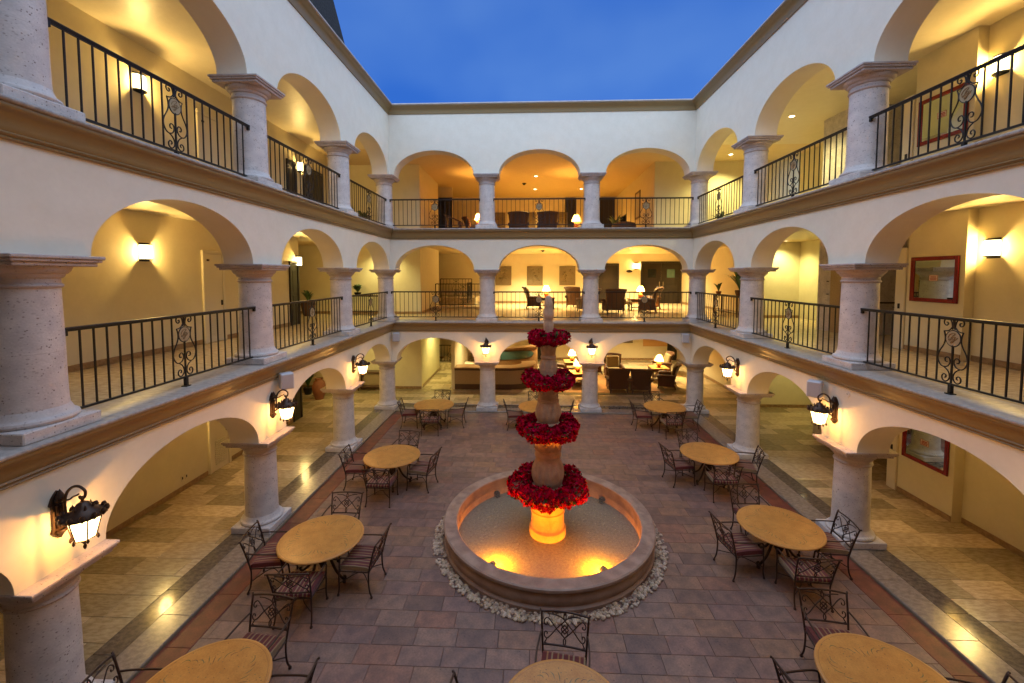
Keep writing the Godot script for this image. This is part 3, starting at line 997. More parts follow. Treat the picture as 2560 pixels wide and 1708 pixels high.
func make_railing(label: String) -> Node3D:
	# along local x, centred; +z local looks to the court; y = 0 at the balcony floor
	var t := thing("balcony_railing", label, "railing", Vector3(0, -50, 0), 0, "wrought iron balcony railings")
	var L := 1.73
	var b := MB.new()
	b.box(Vector3(0, 1.125, 0), Vector3(2 * L, 0.03, 0.065), 0.008)
	b.box(Vector3(0, 1.10, 0), Vector3(2 * L, 0.02, 0.03))
	for s in [-1.0, 1.0]:
		b.box(Vector3(s * (L - 0.02), 1.085, 0), Vector3(0.04, 0.09, 0.05), 0.006)
	put("top_rail", b, M.iron, t)
	b = MB.new()
	b.box(Vector3(0, 0.15, 0), Vector3(2 * L - 0.1, 0.03, 0.035), 0.004)
	for s in [-1.0, 1.0]:
		b.box(Vector3(s * (L - 0.07), 0.12, 0), Vector3(0.035, 0.10, 0.04), 0.004)
	put("bottom_rail", b, M.iron, t)
	b = MB.new()
	b.box(Vector3(0, 0.62, 0), Vector3(0.017, 0.94, 0.017))
	var bar := b.mesh()
	for s in [-1.0, 1.0]:
		for k in 9:
			var o := put("baluster", bar, M.iron, t)
			o.position = Vector3(s * (0.226 + 0.165 * k), 0, 0)
	b = MB.new()
	var cs := scroll_curves()
	for s in [-1.0, 1.0]:
		for c in cs:
			var q := []
			for p in c:
				q.append(Vector3(p.x * s, p.y + 0.155, 0))
			b.tube(q, 0.0095, 6)
	b.box(Vector3(0, 0.08 + 0.36, 0), Vector3(0.02, 0.57, 0.02))
	b.box(Vector3(0, 1.04, 0), Vector3(0.022, 0.14, 0.022))
	b.box(Vector3(0, 0.075, 0), Vector3(0.05, 0.15, 0.05), 0.004)
	b.box(Vector3(0, 0.008, 0), Vector3(0.09, 0.015, 0.09))
	var ring := []
	for k in 25:
		ring.append(Vector3(cos(TAU * k / 24) * 0.108, 0.825 + sin(TAU * k / 24) * 0.118, 0))
	b.tube(ring, 0.009, 6)
	put("scroll_ornament", b, M.iron, t)
	b = MB.new()
	var poly := PackedVector2Array()
	for k in 24:
		poly.append(Vector2(cos(TAU * k / 24) * 0.104, sin(TAU * k / 24) * 0.114))
	b.prism(poly, Vector3(0, 0.825, -0.006), Vector3.RIGHT, Vector3.UP, 0.012)
	var md := put("medallion", b, M.medallion, t)
	b = MB.new()
	monogram(b, 0.095, 0.009)
	var mg := put("monogram", b, M.monogram, md)
	mg.position = Vector3(0, 0.825, 0)
	return t

func make_railings() -> void:
	var src: Node3D = null
	var off := 0.14
	for f in [1, 2]:
		var fl: String = ["", "middle", "top"][f]
		var spots := []
		var nm := ["nearest", "second", "farthest"]
		for k in 3:
			var zc: float = (SIDE_Z[k + 1] + SIDE_Z[k + 2]) / 2
			spots.append([P(LX - 0.29 + off, FLOOR[f], zc), PI / 2, "%s iron railing with scroll medallion in the left arcade, %s floor" % [nm[k], fl]])
			spots.append([P(RX + 0.29 - off, FLOOR[f], zc), -PI / 2, "%s iron railing with scroll medallion in the right arcade, %s floor" % [nm[k], fl]])
			spots.append([P((BACK_X[k] + BACK_X[k + 1]) / 2, FLOOR[f], 16.29 - off), 0.0, "iron railing with scroll medallion in the %s arch of the far arcade, %s floor" % [["left", "middle", "right"][k], fl]])
		for s in spots:
			if src == null:
				src = make_railing(s[2])
				src.position = s[0]
				src.rotation.y = s[1]
			else:
				dup(src, s[2], s[0], s[1])

# ------------------------------------------------------------------ lamps
const WARM := Color(1.0, 0.74, 0.42)
const AMBER := Color(1.0, 0.69, 0.33)

func make_lantern(label: String) -> Node3D:
	# +z local points away from the wall, y = 0 at the middle of the wall plate
	var t := thing("wall_lantern", label, "lantern", Vector3(0, -50, 0), 0, "bronze carriage lanterns on the ground arcade")
	var b := MB.new()
	var pl := PackedVector2Array([Vector2(0, -0.27), Vector2(0.05, -0.22), Vector2(0.075, -0.19), Vector2(0.06, -0.14), Vector2(0.06, 0.10), Vector2(0.085, 0.13), Vector2(0.06, 0.20), Vector2(0.03, 0.24), Vector2(0, 0.27), Vector2(-0.03, 0.24), Vector2(-0.06, 0.20), Vector2(-0.085, 0.13), Vector2(-0.06, 0.10), Vector2(-0.06, -0.14), Vector2(-0.075, -0.19), Vector2(-0.05, -0.22)])
	b.prism(pl, Vector3(0, 0, 0.002), Vector3.RIGHT, Vector3.UP, 0.025)
	for x in [-0.03, 0.0, 0.03]:
		b.box(Vector3(x, -0.02, 0.04), Vector3(0.018, 0.26, 0.03), 0.006)
	b.box(Vector3(0, 0.16, 0.045), Vector3(0.10, 0.06, 0.04), 0.012)
	b.lathe([Vector2(0.001, 0.17), Vector2(0.045, 0.19), Vector2(0.03, 0.23), Vector2(0.001, 0.29)], 10, Vector3(0, 0, 0.05))
	b.lathe([Vector2(0.001, -0.27), Vector2(0.03, -0.22), Vector2(0.055, -0.19), Vector2(0.04, -0.17)], 10, Vector3(0, 0, 0.04))
	put("wall_plate", b, M.bronze, t)
	b = MB.new()
	b.tube(smooth_curve([Vector3(0, -0.11, 0.05), Vector3(0, -0.08, 0.11), Vector3(0, 0.0, 0.105), Vector3(0, 0.12, 0.10), Vector3(0, 0.24, 0.13), Vector3(0, 0.31, 0.20), Vector3(0, 0.32, 0.28), Vector3(0, 0.27, 0.345), Vector3(0, 0.20, 0.335), Vector3(0, 0.185, 0.29), Vector3(0, 0.215, 0.275)]), 0.017, 8, 0.013)
	b.tube(smooth_curve([Vector3(0, 0.16, 0.11), Vector3(0, 0.17, 0.16), Vector3(0, 0.20, 0.20), Vector3(0, 0.22, 0.25), Vector3(0, 0.235, 0.27)]), 0.010, 6)
	b.tube([Vector3(0, 0.21, 0.31), Vector3(0, 0.12, 0.31)], 0.016, 8)
	put("scroll_arm", b, M.bronze, t)
	b = MB.new()
	var ax := Vector3(0, 0, 0.31)
	b.lathe([Vector2(0.02, 0.15), Vector2(0.05, 0.135), Vector2(0.07, 0.10), Vector2(0.11, 0.055), Vector2(0.175, 0.02), Vector2(0.205, 0.012), Vector2(0.205, -0.008), Vector2(0.16, -0.025), Vector2(0.13, -0.02), Vector2(0.06, 0.06)].map(func(p): return p), 12, ax)
	for k in 12:
		var a := TAU * (k + 0.5) / 12
		b.lathe([Vector2(0.001, -0.03), Vector2(0.02, -0.01), Vector2(0.03, 0.02), Vector2(0.018, 0.05), Vector2(0.001, 0.055)], 6, ax + Vector3(cos(a) * 0.19, 0.005, sin(a) * 0.19), 0, [], 1.0, 1.0)
	for k in 6:
		var a := TAU * k / 6
		b.lathe([Vector2(0.001, 0.06), Vector2(0.016, 0.09), Vector2(0.001, 0.135)], 6, ax + Vector3(cos(a) * 0.085, 0, sin(a) * 0.085))
	put("lantern_cap", b, M.bronze, t)
	b = MB.new()
	for k in 6:
		var a := TAU * k / 6
		var d := Vector3(cos(a), 0, sin(a))
		b.tube([ax + d * 0.155 + Vector3(0, -0.02, 0), ax + d * 0.098 + Vector3(0, -0.26, 0)], 0.007, 5)
		b.lathe([Vector2(0.001, -0.30), Vector2(0.016, -0.28), Vector2(0.012, -0.255), Vector2(0.001, -0.235)], 6, ax + d * 0.115)
		b.tube([ax + d * 0.10 + Vector3(0, -0.265, 0), ax + d * 0.03 + Vector3(0, -0.285, 0)], 0.008, 5)
	b.lathe([Vector2(0.001, -0.40), Vector2(0.012, -0.385), Vector2(0.018, -0.36), Vector2(0.010, -0.335), Vector2(0.028, -0.31), Vector2(0.045, -0.285), Vector2(0.03, -0.27), Vector2(0.001, -0.268)], 10, ax)
	put("lantern_frame", b, M.bronze, t)
	b = MB.new()
	b.lathe([Vector2(0.092, -0.258), Vector2(0.150, -0.022)], 6, ax)
	put("lantern_glass", b, M.lantern_glass, t)
	omni(t, ax + Vector3(0, -0.13, 0), 0.20, AMBER, 0.02)
	return t

func make_lanterns() -> void:
	var h := 2.56
	var src: Node3D = null
	for s in [
		[P(LX, h, 4.40), PI / 2, "large lit bronze lantern nearest the viewer on the left arcade"],
		[P(LX, h, 8.37), PI / 2, "lit bronze lantern below the white speaker on the left arcade, second from the front"],
		[P(LX, h, 12.37), PI / 2, "lit bronze lantern farthest along the left arcade"],
		[P(RX, h, 4.45), -PI / 2, "lit bronze lantern nearest the viewer on the right arcade"],
		[P(RX, h, 8.50), -PI / 2, "lit bronze lantern below the white speaker on the right arcade"],
		[P(RX, h, 12.40), -PI / 2, "lit bronze lantern farthest along the right arcade"],
		[P(-1.60, h, BZ), 0.0, "lit bronze lantern on the left pier of the far arcade"],
		[P(2.34, h, BZ), 0.0, "lit bronze lantern on the right pier of the far arcade"]]:
		if src == null:
			src = make_lantern(s[2])
			src.position = s[0]
			src.rotation.y = s[1]
		else:
			dup(src, s[2], s[0], s[1])

func make_sconces() -> void:
	var src: Node3D = null
	var list := [
		[P(-8.3, F2 + 2.25, 8.88), PI / 2, "lit half round wall lamp behind the nearest left railing, middle floor"],
		[P(-8.3, F2 + 2.25, 14.98), PI / 2, "lit half round wall lamp by the dark door, left gallery, middle floor"],
		[P(-8.3, F3 + 2.32, 8.92), PI / 2, "lit half round wall lamp behind the nearest left railing, top floor"],
		[P(-8.3, F3 + 2.15, 15.25), PI / 2, "lit half round wall lamp between two dark doors, left gallery, top floor"],
		[P(9.06, F2 + 2.28, 8.68), -PI / 2, "lit half round wall lamp right of the red mirror, middle floor"],
		[P(9.06, F3 + 2.28, 8.72), -PI / 2, "lit half round wall lamp right of the red mirror, top floor"],
		[P(6.72, F2 + 2.32, 26.9), 0.0, "lit half round wall lamp beside the dark double door of the lounge"],
		[P(-8.3, 2.40, 8.95), PI / 2, "lit half round wall lamp in the left ground gallery, near the front"],
		[P(-8.3, 2.25, 14.98), PI / 2, "lit half round wall lamp in the left ground gallery, near the dark door"],
		[P(9.06, 2.38, 8.68), -PI / 2, "lit half round wall lamp in the right ground gallery beside the mirror wall"]]
	for s in list:
		if src == null:
			src = thing("wall_sconce", s[2], "wall lamp", Vector3(), 0, "half round wall lamps of the galleries")
			var b := MB.new()
			var n := 14
			var out := PackedVector2Array()
			for k in n + 1:
				out.append(Vector2(cos(PI * k / n) * 0.13, sin(PI * k / n) * 0.13))
			b.prism(out, Vector3(0, -0.15, 0.012), Vector3.RIGHT, Vector3.BACK, -0.30)
			put("lamp_glass", b, M.sconce_glass, src)
			b = MB.new()
			for y in [-0.17, 0.15]:
				var o2 := PackedVector2Array()
				for q in out:
					o2.append(q * 1.06)
				b.prism(o2, Vector3(0, y, 0.012), Vector3.RIGHT, Vector3.BACK, -0.022)
			put("metal_band", b, M.iron, src)
			b = MB.new()
			b.box(Vector3(0, 0, 0.006), Vector3(0.24, 0.40, 0.01))
			put("back_plate", b, M.iron, src)
			omni(src, Vector3(0, 0, 0.075), 0.95, Color(1.0, 0.83, 0.48), 0.04)
			src.position = s[0]
			src.rotation.y = s[1]
		else:
			dup(src, s[2], s[0], s[1])

func make_downlights() -> void:
	var src: Node3D = null
	for s in [
		[P(0.343, 10.13, 21.4), "nearer round ceiling light seen through the middle top arch", 8, 0],
		[P(0.347, 10.13, 24.6), "farther round ceiling light seen through the middle top arch", 8, 0],
		[P(2.97, 10.13, 24.6), "round ceiling light beside the right middle column, top lounge", 8, 0],
		[P(8.12, 10.13, 13.75), "bright round ceiling light in the right gallery, top floor", 5, 2],
		[P(8.2, 10.13, 17.9), "round ceiling light hidden behind the far right corner column, top floor", 6, 2],
		[P(5.13, 6.57, 21.76), "nearest round ceiling light seen through the right middle arch", 8, 1],
		[P(6.06, 6.57, 23.75), "brightest round ceiling light seen through the right middle arch", 9, 1],
		[P(5.22, 6.57, 24.83), "leftmost round ceiling light by the lounge cornice, middle floor", 9, 1],
		[P(7.89, 6.57, 24.64), "rightmost round ceiling light by the lounge cornice, middle floor", 7, 1],
		[P(10.1, 6.57, 17.2), "ceiling light washing the pale wall by the lift, middle floor", 3.2, 2],
		[P(0.2, 6.57, 24.3), "round ceiling light above the lounge reliefs, middle floor", 24, 1],
		[P(-6.5, 6.57, 18.3), "ceiling light washing the far left wall, middle floor", 2.6, 2],
		[P(1.5, 3.08, 22.0), "round ceiling light above the ground lounge armchairs", 15, 1],
		[P(-2.0, 3.08, 20.3), "round ceiling light above the reception desk", 6, 1],
		[P(6.0, 3.08, 22.5), "round ceiling light above the ground lounge side tables", 16, 1],
		[P(10.0, 3.08, 15.5), "ceiling light in the passage right of the ground gallery", 1.0, 2],
		[P(-4.2, 3.08, 21.0), "ceiling light of the corridor left of the reception", 3.0, 2],
		[P(-6.8, 3.08, 17.6), "ceiling light in the far left corner of the ground gallery", 1.2, 2]]:
		var o: Node3D = null
		if src == null:
			src = thing("ceiling_light", s[1], "ceiling light", Vector3(), 0, "recessed round ceiling lights")
			var b := MB.new()
			b.lathe([Vector2(0.075, -0.004), Vector2(0.10, -0.012), Vector2(0.105, -0.002)], 20)
			put("trim_ring", b, M.white_paint, src)
			b = MB.new()
			b.lathe([Vector2(0.001, -0.008), Vector2(0.075, -0.004)], 20)
			put("lamp_face", b, M.downlight, src)
			spot(src, Vector3(0, -0.03, 0), Vector3.DOWN, 15.0, Color(1.0, 0.79, 0.38), 66.0, 0.06)
			src.position = s[0]
			o = src
		else:
			o = dup(src, s[1], s[0], 0.0)
		for l in o.get_children():
			if l is SpotLight3D:
				l.light_energy = s[2]
				l.light_color = [Color(1.0, 0.80, 0.42), Color(1.0, 0.91, 0.66), Color(1.0, 0.96, 0.64)][s[3]]

func make_table_lamps() -> void:
	var src: Node3D = null
	for s in [
		[P(-2.42, F3 + 0.58, 20.6), "white shaded table lamp half hidden by the left middle column, top lounge"],
		[P(2.27, F3 + 0.50, 20.6), "white shaded table lamp half hidden by the right middle column, top lounge"],
		[P(0.93, F2 + 0.58, 22.6), "white shaded table lamp behind the fountain tip, middle lounge"],
		[P(5.62, F2 + 0.58, 21.6), "white shaded table lamp before the dark double door, middle lounge"],
		[P(2.32, 0.63, 20.0), "white shaded table lamp on the nearer low table left of the right column, ground lounge"],
		[P(2.30, 0.66, 22.4), "white shaded table lamp on the farther table, ground lounge"],
		[P(6.42, 0.68, 21.0), "white shaded table lamp beside the tilted armchair, ground lounge"]]:
		if src == null:
			src = thing("table_lamp", s[1], "lamp", Vector3(), 0, "white shaded lounge lamps")
			var b := MB.new()
			b.lathe([Vector2(0.001, 0.0), Vector2(0.10, 0.0), Vector2(0.10, 0.02), Vector2(0.06, 0.03), Vector2(0.10, 0.09), Vector2(0.125, 0.16), Vector2(0.10, 0.23), Vector2(0.04, 0.28), Vector2(0.035, 0.31), Vector2(0.012, 0.32), Vector2(0.012, 0.40)], 18)
			put("lamp_base", b, M.jar, src)
			b = MB.new()
			b.lathe([Vector2(0.225, 0.33), Vector2(0.10, 0.63)], 24)
			put("lamp_shade", b, M.shade, src)
			b = MB.new()
			b.sphere(Vector3(0, 0.46, 0), 0.045, 12)
			put("lamp_bulb", b, M.bulb, src)
			omni(src, Vector3(0, 0.46, 0), 2.2, Color(1.0, 0.74, 0.36), 0.04)
			src.position = s[0]
		else:
			dup(src, s[1], s[0], 0.0)

# ------------------------------------------------------------------ fountain
const FC := Vector2(0.39, 8.36)

func make_fountain() -> void:
	var t := thing("tiered_fountain", "carved stone fountain of four tiers in a round basin, lit amber from the water", "fountain", P(FC.x, 0, FC.y))
	var b := MB.new()
	b.lathe([Vector2(2.06, -0.02), Vector2(2.065, 0.06), Vector2(2.02, 0.085), Vector2(2.02, 0.10), Vector2(2.045, 0.14), Vector2(2.055, 0.19), Vector2(2.045, 0.24), Vector2(2.02, 0.28), Vector2(1.99, 0.295), Vector2(1.99, 0.31), Vector2(2.0, 0.315)], 96)
	b.lathe([Vector2(1.815, 0.37), Vector2(1.815, 0.0)], 96)
	put("basin_wall", b, M.basin, t)
	# coping in ten curved blocks
	for k in 10:
		b = MB.new()
		var prof := [Vector2(1.81, 0.33), Vector2(1.81, 0.385), Vector2(1.825, 0.40), Vector2(2.05, 0.40), Vector2(2.075, 0.385), Vector2(2.08, 0.35), Vector2(2.06, 0.322), Vector2(2.0, 0.316)]
		var n := 10
		for j in n:
			var a0 := TAU * (k + float(j) / n * 0.998) / 10
			var a1 := TAU * (k + float(j + 1) / n * 0.998) / 10
			var d0 := Vector3(cos(a0), 0, sin(a0))
			var d1 := Vector3(cos(a1), 0, sin(a1))
			for i in prof.size() - 1:
				var p: Vector2 = prof[i]
				var q: Vector2 = prof[i + 1]
				var s := (q - p).normalized()
				var o := Vector2(-s.y, s.x)
				b.quads(d0 * p.x + Vector3(0, p.y, 0), d1 * p.x + Vector3(0, p.y, 0), d1 * q.x + Vector3(0, q.y, 0), d0 * q.x + Vector3(0, q.y, 0), d0 * o.x + Vector3(0, o.y, 0), d1 * o.x + Vector3(0, o.y, 0), d1 * o.x + Vector3(0, o.y, 0), d0 * o.x + Vector3(0, o.y, 0))
		put("coping_stone", b, M.cantera_cap if false else M.basin, t)
	b = MB.new()
	b.lathe([Vector2(1.83, 0.012), Vector2(0.01, 0.02)], 64)
	put("basin_floor", b, M.basin_floor, t)
	b = MB.new()
	b.lathe([Vector2(1.83, 0.155), Vector2(0.30, 0.155)], 64)
	put("water", b, M.water, t)
	# pedestal and bowls, from the water up
	b = MB.new()
	var f := [0.0, 0.035, 0.035, 0.0, 0, 0, 0, 0]
	b.lathe([Vector2(0.36, 0.02), Vector2(0.36, 0.04), Vector2(0.36, 0.17), Vector2(0.34, 0.19), Vector2(0.33, 0.20), Vector2(0.325, 0.49), Vector2(0.345, 0.50), Vector2(0.345, 0.53), Vector2(0.33, 0.535)], 72, Vector3(), 36, [0.0, 0.02, 0.02, 0, 0, 0, 0, 0, 0])
	put("pedestal", b, M.fountain, t)
	var bowl_prof := func(r: float, y0: float, rr: float, y1: float) -> Array:
		var a := []
		for k in 9:
			var u := k / 8.0
			a.append(Vector2(lerpf(r, rr, pow(u, 1.7)), lerpf(y0, y1, pow(u, 0.62))))
		a.append(Vector2(rr + 0.012, y1 + 0.02))
		a.append(Vector2(rr + 0.012, y1 + 0.045))
		a.append(Vector2(rr - 0.02, y1 + 0.055))
		a.append(Vector2(rr - 0.07, y1 + 0.01))
		a.append(Vector2(r * 0.8, y1 - 0.03))
		return a
	var bowls := [[0.33, 0.535, 0.70, 0.94, 18], [0.255, 1.78, 0.50, 2.13, 16], [0.19, 2.82, 0.39, 3.08, 14], [0.14, 3.70, 0.255, 3.94, 12]]
	for w in bowls:
		b = MB.new()
		b.lathe(bowl_prof.call(w[0], w[1], w[2], w[3]), 72, Vector3(), w[4], [0.0, 0.05, 0.075, 0.08, 0.08, 0.07, 0.05, 0.03, 0.0])
		put("bowl", b, M.fountain, t)
	var tiers := [
		[[Vector2(0.29, 0.93), Vector2(0.29, 1.02), Vector2(0.27, 1.05), Vector2(0.295, 1.12), Vector2(0.305, 1.20), Vector2(0.305, 1.30), Vector2(0.29, 1.42), Vector2(0.262, 1.50), Vector2(0.245, 1.55), Vector2(0.245, 1.60), Vector2(0.265, 1.63), Vector2(0.265, 1.67), Vector2(0.25, 1.69), Vector2(0.25, 1.74), Vector2(0.272, 1.76), Vector2(0.272, 1.79)], [0, 0, 0, 0.03, 0.065, 0.075, 0.06, 0.03, 0, 0, 0, 0, 0, 0, 0, 0], 14],
		[[Vector2(0.235, 2.10), Vector2(0.24, 2.24), Vector2(0.235, 2.28), Vector2(0.207, 2.32), Vector2(0.225, 2.38), Vector2(0.245, 2.46), Vector2(0.24, 2.56), Vector2(0.218, 2.66), Vector2(0.20, 2.71), Vector2(0.215, 2.73), Vector2(0.215, 2.77), Vector2(0.195, 2.78), Vector2(0.205, 2.83)], [0, 0, 0, 0, 0.04, 0.075, 0.07, 0.035, 0, 0, 0, 0, 0], 12],
		[[Vector2(0.165, 3.05), Vector2(0.168, 3.20), Vector2(0.16, 3.24), Vector2(0.15, 3.28), Vector2(0.165, 3.34), Vector2(0.172, 3.41), Vector2(0.16, 3.49), Vector2(0.142, 3.54), Vector2(0.14, 3.57), Vector2(0.155, 3.59), Vector2(0.155, 3.62), Vector2(0.138, 3.64), Vector2(0.145, 3.71)], [0, 0, 0, 0, 0.04, 0.075, 0.06, 0.03, 0, 0, 0, 0, 0], 10],
		[[Vector2(0.11, 3.92), Vector2(0.10, 4.02), Vector2(0.088, 4.12), Vector2(0.098, 4.20), Vector2(0.10, 4.27), Vector2(0.086, 4.31), Vector2(0.083, 4.35), Vector2(0.098, 4.39), Vector2(0.106, 4.45), Vector2(0.096, 4.53), Vector2(0.08, 4.58), Vector2(0.086, 4.62), Vector2(0.082, 4.68), Vector2(0.07, 4.72), Vector2(0.068, 4.77), Vector2(0.045, 4.81), Vector2(0.001, 4.825)], [0, 0, 0.02, 0.03, 0.02, 0, 0, 0.02, 0.04, 0.03, 0, 0.02, 0, 0, 0, 0, 0], 8]]
	for w in tiers:
		b = MB.new()
		b.lathe(w[0], 56, Vector3(), w[2], w[1])
		put("carved_tier", b, M.fountain, t)
	# pebble ring
	var pb := MB.new()
	pb.colored = true
	var r := RandomNumberGenerator.new()
	r.seed = 44
	for k in 1500:
		var a := r.randf() * TAU
		var rad := r.randf_range(2.075, 2.27)
		var s := r.randf_range(0.020, 0.042)
		var g := r.randf_range(0.5, 1.25)
		pb.col = Color(g, g * r.randf_range(0.9, 1.0), g * r.randf_range(0.8, 0.95))
		var rot := Basis.from_euler(Vector3(r.randf_range(-0.5, 0.5), r.randf() * TAU, r.randf_range(-0.5, 0.5)))
		pb.box(Vector3(cos(a) * rad, 0.006 + r.randf() * 0.018, sin(a) * rad), Vector3(s * 2.0, s * 1.1, s * 1.5), s * 0.38, rot)
	var po := put("pebble_ring", pb, M.pebble)
	po.position = P(FC.x, 0, FC.y)
	po.set_meta("kind", "stuff")
	tag(po, "ring of pale loose pebbles round the foot of the fountain basin", "pebbles")
	# garlands
	var ring := [[0.585, 1.02, 0.195, 4200, 0.75, "wide crimson flower garland on the lowest fountain bowl"], [0.44, 2.20, 0.17, 3200, 0.5, "crimson flower garland on the second fountain bowl from below"], [0.35, 3.16, 0.148, 2400, 0.4, "magenta flower garland on the third fountain bowl from below"], [0.26, 4.00, 0.125, 1700, 0.3, "small magenta flower garland under the fountain tip"]]
	for q in ring:
		garland(q[0], q[1], q[2], q[3], q[5], r)
	# under-water lights
	var src: Node3D = null
	for s in [[-0.62, 7.28, "amber lit under-water lamp at the left front of the basin", true], [1.30, 7.22, "amber lit under-water lamp at the right front of the basin", true], [-0.72, 9.70, "unlit dark lamp at the left back of the basin", false], [1.66, 9.52, "unlit dark lamp at the right back of the basin", false]]:
		var o := thing("pool_lamp", s[2], "pool light", P(s[0], 0.02, s[1]), 0, "under-water lamps in the basin")
		var to := P(FC.x, 0.02, FC.y) - o.position
		o.rotation.y = atan2(to.x, to.z)
		b = MB.new()
		b.tube([Vector3(0, 0.065, -0.09), Vector3(0, 0.075, 0.02)], 0.055, 14)
		b.box(Vector3(0, 0.012, -0.02), Vector3(0.10, 0.024, 0.12), 0.005)
		put("lamp_body", b, M.iron, o)
		b = MB.new()
		b.tube([Vector3(0, 0.076, 0.021), Vector3(0, 0.0765, 0.03)], 0.046, 14)
		put("lamp_lens", b, M.amber if s[3] else M.screen, o)
		if s[3]:
			omni(o, Vector3(0, 0.11, 0.085), 2.1, Color(1.0, 0.60, 0.06), 0.035)

func garland(R: float, h: float, tr: float, count: int, label: String, r: RandomNumberGenerator) -> void:
	var b := MB.new()
	b.colored = true
	for k in count:
		var a := r.randf() * TAU
		var bumpy := 1.0 + 0.18 * sin(a * 5.0 + R * 9.0) + 0.14 * sin(a * 11.0 + R * 4.0)
		var ph := r.randf() * TAU
		var rr := tr * bumpy * sqrt(r.randf_range(0.35, 1.0))
		var at := Vector3(cos(a) * (R + cos(ph) * rr), h + sin(ph) * rr * 0.85, sin(a) * (R + cos(ph) * rr))
		var out := Vector3(cos(a) * cos(ph), sin(ph), sin(a) * cos(ph))
		var leafy := r.randf() < 0.10
		var g := r.randf_range(0.55, 1.25)
		if leafy:
			b.col = Color(0.035 * g, 0.075 * g, 0.02 * g)
		else:
			var mg := r.randf() * (0.5 + R)
			b.col = Color(0.43 * g, 0.002 * g, 0.009 * g).lerp(Color(0.38 * g, 0.002 * g, 0.034 * g), clampf(1.0 - mg, 0, 1))
		var s := r.randf_range(0.022, 0.038)
		# three bracts folded round a point
		for j in (2 if leafy else 3):
			var u := Vector3(r.randf_range(-1, 1), r.randf_range(-1, 1), r.randf_range(-1, 1)).normalized()
			var side := out.cross(u).normalized()
			var lift := (out * r.randf_range(0.4, 1.0) + u.slide(out) * 0.9).normalized()
			var nn := side.cross(lift).normalized()
			if nn.dot(out) < 0.0:
				nn = -nn
			nn = (nn + out * 0.5).normalized()
			var tip := at + lift * s * 1.9
			var l := at + lift * s * 0.9 - side * s * 0.75
			var q := at + lift * s * 0.9 + side * s * 0.75
			b.tri(at, l, tip, nn, nn, nn)
			b.tri(at, tip, q, nn, nn, nn)
	var o := thing("flower_garland", label, "flowers", P(FC.x, 0, FC.y), 0, "flower garlands on the fountain bowls")
	var bl := put("blossoms", b, M.petal, o)
	bl.set_meta("kind", "stuff")

# ------------------------------------------------------------------ courtyard tables and chairs
func make_table(label: String) -> Node3D:
	var t := thing("round_table", label, "table", Vector3(0, -50, 0), 0, "round stone topped courtyard tables")
	var R := 0.69
	var b := MB.new()
	var n := 56
	for k in n:
		var a0 := TAU * k / n
		var a1 := TAU * (k + 1) / n
		var q0 := Vector3(cos(a0), 0, sin(a0)) * (R - 0.025)
		var q1 := Vector3(cos(a1), 0, sin(a1)) * (R - 0.025)
		var up := Vector3(0, 0.732, 0)
		b.tri(up, up + q0, up + q1, Vector3.UP, Vector3.UP, Vector3.UP, Vector2(0.5, 0.5), Vector2(0.5 + cos(a0) * 0.48, 0.5 + sin(a0) * 0.48), Vector2(0.5 + cos(a1) * 0.48, 0.5 + sin(a1) * 0.48))
	put("table_top", b, M.table_top, t)
	b = MB.new()
	b.lathe([Vector2(0.20, 0.690), Vector2(R - 0.05, 0.690), Vector2(R - 0.015, 0.698), Vector2(R, 0.712), Vector2(R - 0.005, 0.726), Vector2(R - 0.025, 0.7315)], 56)
	put("table_edge", b, M.table_edge, t)
	b = MB.new()
	b.lathe([Vector2(0.035, 0.20), Vector2(0.045, 0.25), Vector2(0.075, 0.30), Vector2(0.085, 0.36), Vector2(0.06, 0.42), Vector2(0.04, 0.46), Vector2(0.05, 0.50), Vector2(0.04, 0.56), Vector2(0.06, 0.66), Vector2(0.20, 0.685), Vector2(0.20, 0.689)], 16)
	put("pedestal", b, M.chair_iron, t)
	for k in 4:
		b = MB.new()
		var a := TAU * (k + 0.5) / 4
		var d := Vector3(cos(a), 0, sin(a))
		var q := []
		for p in [Vector2(0.03, 0.40), Vector2(0.09, 0.44), Vector2(0.15, 0.40), Vector2(0.20, 0.30), Vector2(0.27, 0.18), Vector2(0.35, 0.10), Vector2(0.42, 0.06), Vector2(0.455, 0.075), Vector2(0.45, 0.11), Vector2(0.42, 0.11)]:
			q.append(d * p.x + Vector3(0, p.y, 0))
		b.tube(smooth_curve(q, 3), 0.026, 7, 0.018)
		b.lathe([Vector2(0.001, 0.0), Vector2(0.03, 0.0), Vector2(0.035, 0.02), Vector2(0.02, 0.05), Vector2(0.001, 0.055)], 8, d * 0.43)
		q = []
		for p in [Vector2(0.04, 0.46), Vector2(0.12, 0.52), Vector2(0.20, 0.60), Vector2(0.26, 0.66), Vector2(0.33, 0.675)]:
			q.append(d * p.x + Vector3(0, p.y, 0))
		b.tube(smooth_curve(q, 3), 0.016, 6)
		put("leg", b, M.chair_iron, t)
	return t

